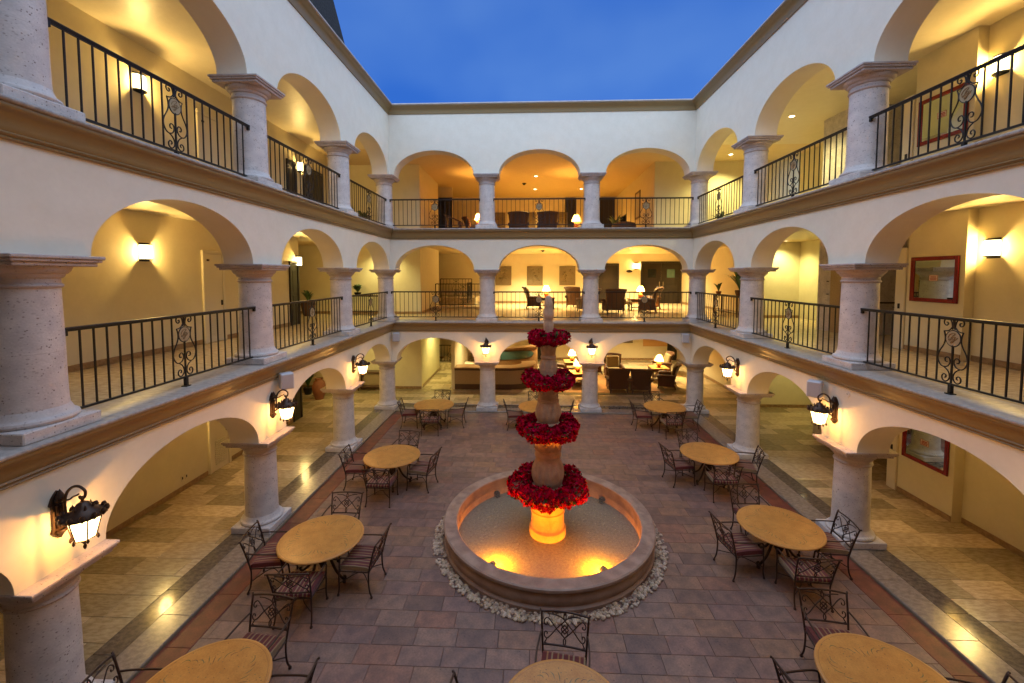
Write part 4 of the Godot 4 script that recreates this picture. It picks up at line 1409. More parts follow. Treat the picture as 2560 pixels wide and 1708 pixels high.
func make_chair(label: String) -> Node3D:
	# faces +z; y = 0 at the paving
	var t := thing("patio_chair", label, "chair", Vector3(0, -50, 0), 0, "wrought iron chairs round the courtyard tables")
	var W := 0.285
	var iron: Material = M.chair_iron
	for s in [-1.0, 1.0]:
		var b := MB.new()     # front leg
		b.tube(smooth_curve([Vector3(s * W, 0.42, 0.25), Vector3(s * (W - 0.005), 0.30, 0.262), Vector3(s * (W - 0.012), 0.14, 0.262), Vector3(s * (W - 0.005), 0.03, 0.275)], 3), 0.013, 6)
		b.lathe([Vector2(0.001, 0.0), Vector2(0.02, 0.0), Vector2(0.022, 0.018), Vector2(0.012, 0.034)], 8, Vector3(s * (W - 0.003), 0, 0.277))
		put("leg", b, iron, t)
		b = MB.new()     # rear leg
		b.tube(smooth_curve([Vector3(s * 0.265, 0.45, -0.24), Vector3(s * 0.262, 0.28, -0.235), Vector3(s * 0.268, 0.12, -0.25), Vector3(s * 0.275, 0.03, -0.285)], 3), 0.013, 6)
		b.lathe([Vector2(0.001, 0.0), Vector2(0.02, 0.0), Vector2(0.022, 0.018), Vector2(0.012, 0.034)], 8, Vector3(s * 0.276, 0, -0.288))
		put("leg", b, iron, t)
		b = MB.new()     # arm
		b.tube(smooth_curve([Vector3(s * 0.285, 0.70, -0.31), Vector3(s * 0.305, 0.69, -0.20), Vector3(s * 0.315, 0.675, -0.02), Vector3(s * 0.31, 0.665, 0.14), Vector3(s * 0.30, 0.645, 0.215), Vector3(s * 0.298, 0.60, 0.235), Vector3(s * 0.29, 0.50, 0.245), Vector3(s * W, 0.42, 0.25)], 3), 0.0125, 6, -1.0, 1.0)
		put("arm", b, iron, t)
	var b := MB.new()
	for q in [[Vector3(-W, 0.42, 0.25), Vector3(W, 0.42, 0.25)], [Vector3(-0.265, 0.42, -0.24), Vector3(0.265, 0.42, -0.24)], [Vector3(-W, 0.42, 0.25), Vector3(-0.265, 0.42, -0.24)], [Vector3(W, 0.42, 0.25), Vector3(0.265, 0.42, -0.24)], [Vector3(-0.1, 0.42, 0.25), Vector3(-0.09, 0.42, -0.24)], [Vector3(0.1, 0.42, 0.25), Vector3(0.09, 0.42, -0.24)]]:
		b.tube(q, 0.012, 6)
	put("seat_frame", b, iron, t)
	b = MB.new()
	b.tube(smooth_curve([Vector3(-0.27, 0.20, 0.262), Vector3(-0.10, 0.24, 0.10), Vector3(-0.045, 0.25, 0.0), Vector3(-0.10, 0.24, -0.10), Vector3(-0.262, 0.20, -0.24)], 4), 0.008, 5)
	b.tube(smooth_curve([Vector3(0.27, 0.20, 0.262), Vector3(0.10, 0.24, 0.10), Vector3(0.045, 0.25, 0.0), Vector3(0.10, 0.24, -0.10), Vector3(0.262, 0.20, -0.24)], 4), 0.008, 5)
	b.tube([Vector3(-0.045, 0.25, 0), Vector3(0.045, 0.25, 0)], 0.008, 5)
	put("stretcher", b, iron, t)
	# cushion with stripes running front to back
	b = MB.new()
	var cw := 0.265
	var z0 := -0.235
	var z1 := 0.262
	var pr := [Vector2(z0, 0.435), Vector2(z0 - 0.014, 0.455), Vector2(z0 - 0.004, 0.485), Vector2(z0 + 0.03, 0.500), Vector2(0.0, 0.508), Vector2(z1 - 0.04, 0.500), Vector2(z1, 0.484), Vector2(z1 + 0.010, 0.455), Vector2(z1 - 0.004, 0.435)]
	for i in pr.size() - 1:
		var p: Vector2 = pr[i]
		var q: Vector2 = pr[i + 1]
		var d := (q - p).normalized()
		var nn := Vector3(0, d.x, -d.y)
		b.tri(Vector3(-cw, p.y, p.x), Vector3(cw, p.y, p.x), Vector3(cw, q.y, q.x), nn, nn, nn, Vector2(0, i * 0.1), Vector2(1, i * 0.1), Vector2(1, i * 0.1 + 0.1))
		b.tri(Vector3(-cw, p.y, p.x), Vector3(cw, q.y, q.x), Vector3(-cw, q.y, q.x), nn, nn, nn, Vector2(0, i * 0.1), Vector2(1, i * 0.1 + 0.1), Vector2(0, i * 0.1 + 0.1))
	for s in [-1.0, 1.0]:
		for i in range(1, pr.size() - 1):
			var nn := Vector3(s, 0, 0)
			var ux := 0.02 if s < 0 else 0.98
			b.tri(Vector3(s * cw, pr[0].y, pr[0].x), Vector3(s * cw, pr[i].y, pr[i].x), Vector3(s * cw, pr[i + 1].y, pr[i + 1].x), nn, nn, nn, Vector2(ux, 0), Vector2(ux, 0.5), Vector2(ux, 1))
	put("seat_cushion", b, M.stripe, t)
	# back frame leans back; local back plane
	b = MB.new()
	var bk := func(x: float, y: float) -> Vector3:
		var u := (y - 0.42) / 0.48
		return Vector3(x, y, -0.24 - 0.10 * u - 0.035 * u * u - 0.018 * (1.0 - pow(x / 0.3, 2.0)))
	for s in [-1.0, 1.0]:
		var q := []
		for y in [0.40, 0.50, 0.60, 0.72, 0.82, 0.895]:
			q.append(bk.call(s * lerpf(0.265, 0.30, (y - 0.4) / 0.5), y))
		q.append(bk.call(s * 0.318, 0.905) + Vector3(0, 0, -0.02))
		b.tube(q, 0.014, 6)
	for y in [0.895, 0.545]:
		var q := []
		for k in 9:
			var x := lerpf(-0.30, 0.30, k / 8.0) * (1.0 if y > 0.8 else 0.925)
			q.append(bk.call(x, y + (0.012 * (1.0 - pow(x / 0.3, 2.0)) if y > 0.8 else 0.0)))
		b.tube(q, 0.013, 6)
	put("back_frame", b, iron, t)
	b = MB.new()
	var c2 := [
		[Vector2(0, 0.63), Vector2(0.06, 0.68), Vector2(0.12, 0.735), Vector2(0.18, 0.80), Vector2(0.225, 0.83), Vector2(0.262, 0.80), Vector2(0.255, 0.762), Vector2(0.225, 0.762), Vector2(0.226, 0.785)],
		[Vector2(0, 0.81), Vector2(0.06, 0.76), Vector2(0.12, 0.705), Vector2(0.18, 0.64), Vector2(0.225, 0.61), Vector2(0.255, 0.64), Vector2(0.25, 0.678), Vector2(0.222, 0.678), Vector2(0.222, 0.655)],
		[Vector2(0, 0.72), Vector2(0.04, 0.765), Vector2(0.0, 0.81)],
		[Vector2(0, 0.72), Vector2(0.04, 0.675), Vector2(0.0, 0.63)],
		[Vector2(0, 0.81), Vector2(0.035, 0.84), Vector2(0.12, 0.865), Vector2(0.20, 0.87)],
		[Vector2(0, 0.895), Vector2(0.014, 0.865), Vector2(0.012, 0.835), Vector2(0, 0.81)],
		[Vector2(0, 0.63), Vector2(0.014, 0.605), Vector2(0.012, 0.57), Vector2(0, 0.55)],
		[Vector2(0.225, 0.61), Vector2(0.235, 0.585), Vector2(0.25, 0.56), Vector2(0.225, 0.557)],
		[Vector2(0, 0.765), Vector2(0.045, 0.72), Vector2(0.0, 0.675)]]
	for s in [-1.0, 1.0]:
		for c in c2:
			var q := []
			for p in smooth_curve(c, 3):
				q.append(bk.call(p.x * s, p.y))
			b.tube(q, 0.0078, 5)
	put("back_scrollwork", b, iron, t)
	return t

func make_courtyard_furniture() -> void:
	var tabs := [
		[-3.29, 14.46, "farthest left table", "lbrf"], [-3.40, 10.26, "third left table", "lbrf"], [-3.55, 6.94, "second left table", "lbrf"], [-3.54, 4.21, "nearest left table", "lbr"],
		[4.66, 14.54, "farthest right table", "lbrf"], [4.575, 10.74, "third right table", "lbrf"], [4.52, 7.60, "second right table", "lbrf"], [3.98, 4.59, "nearest right table", "lbr"],
		[0.345, 14.40, "table behind the fountain", "lbr"], [0.36, 4.08, "table before the fountain", "lbr"]]
	var src: Node3D = null
	var chair: Node3D = null
	var r := RandomNumberGenerator.new()
	r.seed = 3
	for q in tabs:
		var label: String = "round ochre table with leaf print on iron pedestal, the %s" % q[2]
		var at := P(q[0], 0, q[1])
		if src == null:
			src = make_table(label)
			src.position = at
		else:
			dup(src, label, at, r.randf() * TAU)
		for k in q[3]:
			var dir: Vector3 = {"l": Vector3(-1, 0, 0), "r": Vector3(1, 0, 0), "b": Vector3(0, 0, -1), "f": Vector3(0, 0, 1)}[k]
			dir = dir.rotated(Vector3.UP, r.randf_range(-0.10, 0.10) + (0.12 if k == "l" or k == "r" else 0.0) * (1.0 if k == "l" else -1.0))
			var side: String = {"l": "left", "r": "right", "b": "far", "f": "near"}[k]
			var cp := at + dir * r.randf_range(0.76, 0.82)
			var turn := atan2(-dir.x, -dir.z) + r.randf_range(-0.12, 0.12)
			var cl := "iron chair with striped cushion on the %s side of the %s" % [side, q[2]]
			if chair == null:
				chair = make_chair(cl)
				chair.position = cp
				chair.rotation.y = turn
			else:
				dup(chair, cl, cp, turn)

# ------------------------------------------------------------------ lounge furniture
func make_armchair(label: String) -> Node3D:
	var t := thing("wicker_armchair", label, "armchair", Vector3(0, -50, 0), 0, "high backed wicker armchairs")
	var b := MB.new()
	# back: widening shell with rolled top
	var rows := 9
	var cols := 10
	var pts := []
	for i in rows + 1:
		var u := float(i) / rows
		var y := lerpf(0.16, 1.08, u)
		var w := lerpf(0.37, 0.47, pow(u, 1.3))
		var zz := -0.30 - 0.20 * u - 0.10 * u * u * u
		var row := []
		for j in cols + 1:
			var s := lerpf(-1, 1, float(j) / cols)
			row.append(Vector3(s * w, y + 0.03 * (1.0 - s * s) * u, zz + 0.16 * s * s * (0.35 + 0.65 * u)))
		pts.append(row)
	for i in rows:
		for j in cols:
			var a: Vector3 = pts[i][j]
			var d: Vector3 = pts[i][j + 1]
			var e: Vector3 = pts[i + 1][j + 1]
			var f: Vector3 = pts[i + 1][j]
			var nn := (d - a).cross(f - a).normalized()
			if nn.z > 0.0:
				nn = -nn
			b.quad(a, d, e, f, nn)
			var o := Vector3(0, 0, 0.07)
			b.quad(a + o, d + o, e + o, f + o, -nn)
	for s in [0, cols]:
		for i in rows:
			b.quad(pts[i][s], pts[i + 1][s], pts[i + 1][s] + Vector3(0, 0, 0.07), pts[i][s] + Vector3(0, 0, 0.07), Vector3(-1 if s == 0 else 1, 0, 0))
	var roll := []
	for j in cols + 1:
		roll.append(pts[rows][j] + Vector3(0, 0, 0.02))
	b.tube(roll, 0.055, 8)
	put("back", b, M.wicker, t)
	for s in [-1.0, 1.0]:
		b = MB.new()
		b.box(Vector3(s * 0.40, 0.36, 0.03), Vector3(0.07, 0.46, 0.72), 0.02)
		b.tube([Vector3(s * 0.42, 0.60, -0.36), Vector3(s * 0.42, 0.61, 0.0), Vector3(s * 0.42, 0.585, 0.34), Vector3(s * 0.42, 0.54, 0.40)], 0.075, 10, 0.07)
		put("arm", b, M.wicker, t)
	b = MB.new()
	b.box(Vector3(0, 0.26, 0.04), Vector3(0.76, 0.20, 0.70), 0.03)
	put("seat_base", b, M.wicker, t)
	b = MB.new()
	b.box(Vector3(0, 0.42, 0.07), Vector3(0.70, 0.15, 0.70), 0.05)
	put("seat_cushion", b, M.floral, t)
	b = MB.new()
	b.box(Vector3(0, 0.76, -0.27), Vector3(0.68, 0.60, 0.14), 0.05, Basis(Vector3.RIGHT, -0.24))
	put("back_cushion", b, M.floral, t)
	for q in [[-0.36, -0.33], [0.36, -0.33], [-0.36, 0.34], [0.36, 0.34]]:
		b = MB.new()
		b.tube(smooth_curve([Vector3(q[0] * 0.95, 0.20, q[1]), Vector3(q[0], 0.10, q[1] * 1.06), Vector3(q[0] * 1.06, 0.0, q[1] * 1.18)], 3), 0.04, 8, 0.025)
		put("leg", b, M.wood, t)
	return t

func make_low_table(label: String) -> Node3D:
	var t := thing("low_table", label, "side table", Vector3(0, -50, 0), 0, "low lounge tables")
	var b := MB.new()
	b.box(Vector3(0, 0.585, 0), Vector3(0.86, 0.05, 0.86), 0.012)
	put("table_top", b, M.tan_wood, t)
	b = MB.new()
	b.box(Vector3(0, 0.50, 0), Vector3(0.78, 0.12, 0.78), 0.01)
	put("apron", b, M.wood, t)
	for q in [[-1, -1], [1, -1], [-1, 1], [1, 1]]:
		b = MB.new()
		b.lathe([Vector2(0.03, 0), Vector2(0.045, 0.05), Vector2(0.03, 0.12), Vector2(0.045, 0.3), Vector2(0.04, 0.45)], 8, Vector3(q[0] * 0.35, 0, q[1] * 0.35))
		put("leg", b, M.wood, t)
	b = MB.new()
	b.box(Vector3(0, 0.16, 0), Vector3(0.7, 0.03, 0.7), 0.008)
	put("shelf", b, M.wood, t)
	return t

func make_lounges() -> void:
	var src: Node3D = null
	var N := 0.0       # facing the viewer
	for q in [
		[3.95, GF, 18.85, PI, "wicker armchair turned away, the left of two front ones, ground lounge"],
		[4.92, GF, 18.80, PI - 0.08, "wicker armchair turned away, the right of two front ones, ground lounge"],
		[6.40, GF, 19.65, -PI / 2 - 0.35, "wicker armchair in profile by the far right corner column, ground lounge"],
		[4.30, GF, 21.5, 0.0, "wicker armchair facing the viewer with floral cushions, ground lounge"],
		[1.35, GF, 21.2, PI / 2 - 0.2, "wicker armchair at the left of the two lamps, ground lounge"],
		[3.45, GF, 22.4, -PI / 2, "wicker armchair half hidden behind the right middle column, ground lounge"],
		[7.0, GF, 22.4, -PI / 2, "wicker armchair behind the lamp of the right table, ground lounge"],
		[3.90, F2, 19.75, PI + 0.1, "wicker armchair turned away behind the right railing, middle lounge"],
		[5.65, F2, 20.35, -PI / 2 - 0.3, "wicker armchair in profile before the dark double door, middle lounge"],
		[6.35, F2, 22.3, -PI / 2, "wicker armchair behind the lamp by the double door, middle lounge"],
		[2.55, F2, 23.0, 2.5, "wicker armchair beside the right middle column, middle lounge"],
		[2.85, F2, 20.6, PI + 0.3, "wicker armchair cut off by the right middle column, middle lounge"],
		[0.25, F2, 22.5, PI / 2, "wicker armchair left of the lamp behind the fountain tip, middle lounge"],
		[-0.48, F3, 20.0, PI, "left of two dark wicker armchair backs in the middle arch, top lounge"],
		[0.85, F3, 20.0, PI, "right of two dark wicker armchair backs in the middle arch, top lounge"],
		[-2.75, F3, 21.4, PI / 2 + 0.3, "wicker armchair left of the left lamp, top lounge"]]:
		var at := P(q[0], q[1], q[2])
		if src == null:
			src = make_armchair(q[4])
			src.position = at
			src.rotation.y = q[3]
		else:
			dup(src, q[4], at, q[3])
	var tb: Node3D = null
	for q in [
		[2.32, GF, 19.95, "low square table with the nearer lamp, ground lounge"], [2.30, GF + 0.03, 22.4, "low square table with the farther lamp, ground lounge"], [6.42, GF + 0.03, 21.1, "low square table beside the tilted armchair, ground lounge"],
		[0.95, F2 - 0.02, 22.6, "low square table with lamp behind the fountain tip, middle lounge"], [5.45, F2 - 0.02, 21.6, "low square table with lamp before the double door, middle lounge"],
		[-2.42, F3 - 0.02, 20.6, "low square table under the left lamp, top lounge"], [2.27, F3 - 0.10, 20.6, "low square table under the right lamp, top lounge"]]:
		if tb == null:
			tb = make_low_table(q[3])
			tb.position = P(q[0], q[1], q[2])
		else:
			dup(tb, q[3], P(q[0], q[1], q[2]), 0.0)
	# small stool beside the armchair on the middle floor
	var st := thing("padded_stool", "small padded stool left of the profile armchair, middle lounge", "stool", P(4.85, F2, 21.3))
	var b := MB.new()
	b.box(Vector3(0, 0.40, 0), Vector3(0.5, 0.16, 0.5), 0.05)
	put("cushion", b, M.floral, st)
	for q in [[-1, -1], [1, -1], [-1, 1], [1, 1]]:
		b = MB.new()
		b.tube([Vector3(q[0] * 0.19, 0.33, q[1] * 0.19), Vector3(q[0] * 0.23, 0, q[1] * 0.23)], 0.03, 8, 0.02)
		put("leg", b, M.wood, st)
	# round ottoman on the top floor
	var ot := thing("round_ottoman", "round brown ottoman in the right arch, top lounge", "ottoman", P(4.35, F3, 19.8))
	b = MB.new()
	b.lathe([Vector2(0.50, 0.08), Vector2(0.55, 0.2), Vector2(0.55, 0.5), Vector2(0.50, 0.62), Vector2(0.3, 0.68), Vector2(0.001, 0.69)], 28)
	put("cushion", b, M.wicker, ot)
	b = MB.new()
	b.lathe([Vector2(0.47, 0.0), Vector2(0.47, 0.085)], 28)
	put("foot_ring", b, M.wood, ot)
	# rug
	var rg := thing("lounge_rug", "ochre patterned rug under the ground lounge armchairs", "rug", P(3.6, 0.051, 20.4))
	b = MB.new()
	b.box(Vector3(0, 0.006, 0), Vector3(5.2, 0.012, 4.2))
	put("border", b, M.rug_border, rg)
	b = MB.new()
	b.box(Vector3(0, 0.0145, 0), Vector3(4.7, 0.005, 3.7))
	put("field", b, M.rug, rg)
	# reception desk: straight front that curves away to the right
	var dk := thing("reception_desk", "curved reception desk with stone front and brown wooden top", "desk")
	var path := []
	for k in 6:
		path.append(Vector2(lerpf(-3.35, -0.95, k / 5.0), 18.9))
	for k in range(1, 15):
		var a := -PI / 2 + (PI * 0.62) * k / 14.0
		path.append(Vector2(-0.95 + cos(a) * 1.25, 20.15 + sin(a) * 1.25))
	var band := func(o0: float, o1: float, h0: float, h1: float, m: Material, nm: String) -> void:
		var bb := MB.new()
		for i in path.size() - 1:
			var n0: Vector2 = Vector2(0, -1) if i < 5 else (path[i] - Vector2(-0.95, 20.15)).normalized()
			var n1: Vector2 = Vector2(0, -1) if i + 1 <= 5 else (path[i + 1] - Vector2(-0.95, 20.15)).normalized()
			var a: Vector2 = path[i] + n0 * o0
			var d: Vector2 = path[i + 1] + n1 * o0
			var e: Vector2 = path[i] + n0 * o1
			var f: Vector2 = path[i + 1] + n1 * o1
			var m0 := Vector3(n0.x, 0, -n0.y)
			var m1 := Vector3(n1.x, 0, -n1.y)
			bb.quads(P(a.x, h0, a.y), P(d.x, h0, d.y), P(d.x, h1, d.y), P(a.x, h1, a.y), m0, m1, m1, m0)
			bb.quads(P(e.x, h0, e.y), P(f.x, h0, f.y), P(f.x, h1, f.y), P(e.x, h1, e.y), -m0, -m1, -m1, -m0)
			bb.quad(P(a.x, h1, a.y), P(d.x, h1, d.y), P(f.x, h1, f.y), P(e.x, h1, e.y), Vector3.UP)
			bb.quad(P(a.x, h0, a.y), P(d.x, h0, d.y), P(f.x, h0, f.y), P(e.x, h0, e.y), Vector3.DOWN)
		for e in [0, path.size() - 1]:
			var nn: Vector2 = Vector2(0, -1) if e == 0 else (path[e] - Vector2(-0.95, 20.15)).normalized()
			var a: Vector2 = path[e] + nn * o0
			var d: Vector2 = path[e] + nn * o1
			bb.quad(P(a.x, h0, a.y), P(d.x, h0, d.y), P(d.x, h1, d.y), P(a.x, h1, a.y), Vector3(-nn.y if e else -1.0, 0, -nn.x if e else 0.0).normalized())
		put(nm, bb, m, dk)
	band.call(-0.03, -0.5, 0.052, 0.30, M.wood, "plinth")
	band.call(0.0, -0.5, 0.302, 0.93, M.desk_stone, "stone_front")
	band.call(0.03, -0.55, 0.932, 1.01, M.wood, "edge_band")
	band.call(0.06, -0.62, 1.012, 1.06, M.tan_wood, "counter_top")
	# curved back counter with a glazed oval opening
	var bc := thing("back_counter", "curved wooden back counter with a wide dark glazed opening", "counter")
	b = MB.new()
	var ctr := Vector2(-1.5, 23.4)
	var rad := 2.6
	var n := 24
	for k in n:
		var a0 := lerpf(-2.05, -0.72, float(k) / n)
		var a1 := lerpf(-2.05, -0.72, float(k + 1) / n)
		for rr in [rad, rad - 0.45]:
			var p0: Vector2 = ctr + Vector2(cos(a0), sin(a0)) * rr
			var p1: Vector2 = ctr + Vector2(cos(a1), sin(a1)) * rr
			var m0 := Vector3(cos(a0), 0, -sin(a0))
			b.quads(P(p0.x, 0.06, p0.y), P(p1.x, 0.06, p1.y), P(p1.x, 1.56, p1.y), P(p0.x, 1.56, p0.y), m0, m0, m0, m0)
		var q0 := ctr + Vector2(cos(a0), sin(a0)) * (rad + 0.05)
		var q1 := ctr + Vector2(cos(a1), sin(a1)) * (rad + 0.05)
		var q2 := ctr + Vector2(cos(a1), sin(a1)) * (rad - 0.5)
		var q3 := ctr + Vector2(cos(a0), sin(a0)) * (rad - 0.5)
		b.quad(P(q0.x, 1.62, q0.y), P(q1.x, 1.62, q1.y), P(q2.x, 1.62, q2.y), P(q3.x, 1.62, q3.y), Vector3.UP)
		b.quad(P(q0.x, 1.56, q0.y), P(q1.x, 1.56, q1.y), P(q1.x, 1.62, q1.y), P(q0.x, 1.62, q0.y), Vector3(cos(a0), 0, -sin(a0)))
		b.quad(P(q0.x, 1.56, q0.y), P(q1.x, 1.56, q1.y), P(q2.x, 1.56, q2.y), P(q3.x, 1.56, q3.y), Vector3.DOWN)
	put("counter_body", b, M.tan_wood, bc)
	for pane in [[0.0, M.wood, 0.008, "opening_rim"], [0.045, M.teal_glass, 0.016, "glass_pane"]]:
		b = MB.new()
		var ins: float = pane[0]
		for k in 20:
			var u0 := k / 20.0
			var u1 := (k + 1) / 20.0
			var sp := 0.50 - ins / rad
			var a0 := lerpf(-1.62 - sp + 0.30, -1.62 + sp + 0.30, u0)
			var a1 := lerpf(-1.62 - sp + 0.30, -1.62 + sp + 0.30, u1)
			var hh0 := (0.24 - ins) * pow(maxf(0.0, 1.0 - pow(absf(2 * u0 - 1), 4.0)), 0.5)
			var hh1 := (0.24 - ins) * pow(maxf(0.0, 1.0 - pow(absf(2 * u1 - 1), 4.0)), 0.5)
			var p0: Vector2 = ctr + Vector2(cos(a0), sin(a0)) * (rad + pane[2])
			var p1: Vector2 = ctr + Vector2(cos(a1), sin(a1)) * (rad + pane[2])
			var m0 := Vector3(cos(a0), 0, -sin(a0))
			b.quad(P(p0.x, 1.25 - hh0, p0.y), P(p1.x, 1.25 - hh1, p1.y), P(p1.x, 1.25 + hh1, p1.y), P(p0.x, 1.25 + hh0, p0.y), m0)
		put(pane[3], b, pane[1], bc)
	# screens at the reception
	var cm := thing("desk_monitor", "dark monitor behind the reception desk, seen from its back", "monitor", P(-2.35, 0.80, 21.2))
	b = MB.new()
	b.box(Vector3(0, 0.45, 0), Vector3(0.46, 0.34, 0.04), 0.008)
	put("screen", b, M.screen, cm)
	b = MB.new()
	b.box(Vector3(0, 0.15, 0), Vector3(0.05, 0.30, 0.04))
	b.box(Vector3(0, 0.01, 0), Vector3(0.22, 0.02, 0.18), 0.005)
	put("stand", b, M.iron, cm)
	var wk := thing("work_counter", "low pale work counter behind the reception desk", "counter", P(-2.3, 0.06, 21.3))
	b = MB.new()
	b.box(Vector3(0, 0.71, 0), Vector3(1.9, 0.05, 0.6), 0.01)
	put("counter_top", b, M.white_paint, wk)
	b = MB.new()
	b.box(Vector3(0, 0.34, 0.05), Vector3(1.8, 0.68, 0.04))
	put("front_panel", b, M.white_paint, wk)
	# slanted lectern on the top floor
	var lc := thing("slanted_lectern", "small dark lectern with a slanted lid left of the left column, top lounge", "lectern", P(-3.65, F3, 20.6))
	b = MB.new()
	b.box(Vector3(0, 0.98, 0), Vector3(0.95, 0.05, 0.6), 0.01, Basis(Vector3.BACK, -0.42))
	put("lid", b, M.wood, lc)
	for q in [[-0.32, 1.1], [0.32, 0.80]]:
		b = MB.new()
		b.box(Vector3(q[0], q[1] / 2, 0), Vector3(0.09, q[1], 0.5), 0.01)
		put("leg", b, M.wood, lc)
	b = MB.new()
	b.box(Vector3(0, 0.52, 0), Vector3(0.62, 0.05, 0.44), 0.01)
	put("shelf", b, M.wood, lc)

# ------------------------------------------------------------------ doors, mirrors, pictures and small things
func framed(called: String, label: String, cat: String, at: Vector3, turn: float, w: float, h: float, fw: float, fm: Material, pm: Material, group := "") -> Node3D:
	var t := thing(called, label, cat, at, turn, group)
	var b := MB.new()
	for s in [-1.0, 1.0]:
		b.box(Vector3(s * (w - fw) / 2, 0, 0.02), Vector3(fw, h, 0.04), 0.008)
		b.box(Vector3(0, s * (h - fw) / 2, 0.0195), Vector3(w - 2 * fw, fw, 0.039), 0.008)
	put("frame", b, fm, t)
	b = MB.new()
	b.box(Vector3(0, 0, 0.010), Vector3(w - 2 * fw + 0.01, h - 2 * fw + 0.01, 0.012))
	put("mirror_glass" if cat == "mirror" else "picture", b, pm, t)
	return t

func panel_door(label: String, at: Vector3, turn: float, w: float, h: float, fm: Material, lm: Material, kind: int) -> void:
	# kind 0 white door with louvres below, 1 plain dark door, 2 dark double door with small panes
	var t := thing("door", label, "door", at, turn)
	var b := MB.new()
	for s in [-1.0, 1.0]:
		b.box(Vector3(s * (w / 2 + 0.045), h / 2, 0.03), Vector3(0.09, h, 0.06), 0.01)
	b.box(Vector3(0, h + 0.045, 0.03), Vector3(w + 0.18, 0.09, 0.06), 0.01)
	put("door_frame", b, fm, t)
	var leaves := 2 if kind == 2 else 1
	for k in leaves:
		var lw := w / leaves - 0.01
		var lx := 0.0 if leaves == 1 else (-w / 4 if k == 0 else w / 4)
		b = MB.new()
		b.box(Vector3(lx, h / 2, 0.02), Vector3(lw, h - 0.01, 0.036), 0.004)
		var leaf := put("door_leaf", b, lm, t)
		b = MB.new()
		if kind == 0:
			for i in 12:
				b = MB.new()
				b.box(Vector3(lx, 0.18 + i * 0.055, 0.048), Vector3(lw * 0.66, 0.035, 0.02), 0.0, Basis(Vector3.RIGHT, 0.5))
				put("louvre_slat", b, lm, leaf)
			b = MB.new()
			b.box(Vector3(lw * 0.40, 1.02, 0.055), Vector3(0.03, 0.14, 0.035), 0.005)
			put("lock_plate", b, M.iron, leaf)
			b = MB.new()
			b.box(Vector3(-lw * 0.35, h - 0.16, 0.05), Vector3(0.07, 0.05, 0.03), 0.005)
			put("door_closer", b, M.bronze, leaf)
		elif kind == 1:
			for q in [[0.27, 0.5], [0.72, 0.42]]:
				b = MB.new()
				b.box(Vector3(lx, h * q[0], 0.042), Vector3(lw * 0.62, h * q[1] * 0.85, 0.012), 0.006)
				put("door_panel", b, lm, leaf)
		else:
			b = MB.new()
			b.box(Vector3(lx, h * 0.74, 0.042), Vector3(lw * 0.42, 0.52, 0.012), 0.005)
			put("door_pane", b, M.screen if k == 0 else M.teal_glass, leaf)
			b = MB.new()
			b.box(Vector3(lx, h * 0.28, 0.042), Vector3(lw * 0.62, 0.95, 0.014), 0.006)
			put("door_panel", b, lm, leaf)
			b = MB.new()
			b.tube([Vector3(lx + (0.5 - k) * lw * 0.82, 0.95, 0.07), Vector3(lx + (0.5 - k) * lw * 0.82, 1.35, 0.07)], 0.014, 8)
			put("door_handle", b, M.medallion, leaf)

func plant(label: String, at: Vector3, height: float, spread: float, leaves: int, sd: int, pot_m: Material, pot_h: float, pot_r: float, leaf_w := 0.05) -> void:
	var t := thing("potted_plant", label, "plant", at)
	var b := MB.new()
	b.lathe([Vector2(pot_r * 0.65, 0.0), Vector2(pot_r * 0.8, pot_h * 0.3), Vector2(pot_r, pot_h * 0.8), Vector2(pot_r * 0.95, pot_h), Vector2(pot_r * 0.85, pot_h), Vector2(pot_r * 0.8, pot_h * 0.9), Vector2(0.001, pot_h * 0.9)], 20)
	put("pot", b, pot_m, t)
	var r := RandomNumberGenerator.new()
	r.seed = sd
	for k in leaves:
		b = MB.new()
		var a := r.randf() * TAU
		var d := Vector3(cos(a), 0, sin(a))
		var L := height * r.randf_range(0.6, 1.0)
		var out := spread * r.randf_range(0.5, 1.0)
		var side := Vector3(-sin(a), 0, cos(a))
		var pr := Vector3()
		var pw := 0.0
		for i in 9:
			var u := i / 8.0
			var p := Vector3(0, pot_h * 0.9, 0) + d * (out * pow(u, 1.4)) + Vector3(0, L * (u * 1.5 - 0.62 * u * u * u), 0)
			var wd := leaf_w * sin(PI * clampf(0.08 + u * 0.92, 0, 1))
			if i:
				var nn := (p - pr).cross(side).normalized()
				if nn.y < 0:
					nn = -nn
				b.quad(pr - side * pw, pr + side * pw, p + side * wd, p - side * wd, nn)
			pr = p
			pw = wd
		put("leaf", b, M.leaf, t)

func console(label: String, at: Vector3, turn: float, w: float, h: float) -> void:
	var t := thing("console_table", label, "console table", at, turn)
	var b := MB.new()
	b.box(Vector3(0, h - 0.03, 0), Vector3(w, 0.06, 0.45), 0.012)
	put("table_top", b, M.wood, t)
	for q in [[-1, -1], [1, -1], [-1, 1], [1, 1]]:
		b = MB.new()
		b.box(Vector3(q[0] * (w / 2 - 0.08), (h - 0.06) / 2, q[1] * 0.17), Vector3(0.07, h - 0.06, 0.07), 0.01)
		put("leg", b, M.wood, t)
	b = MB.new()
	b.box(Vector3(0, 0.16, 0), Vector3(w - 0.1, 0.04, 0.36), 0.008)
	put("shelf", b, M.wood, t)

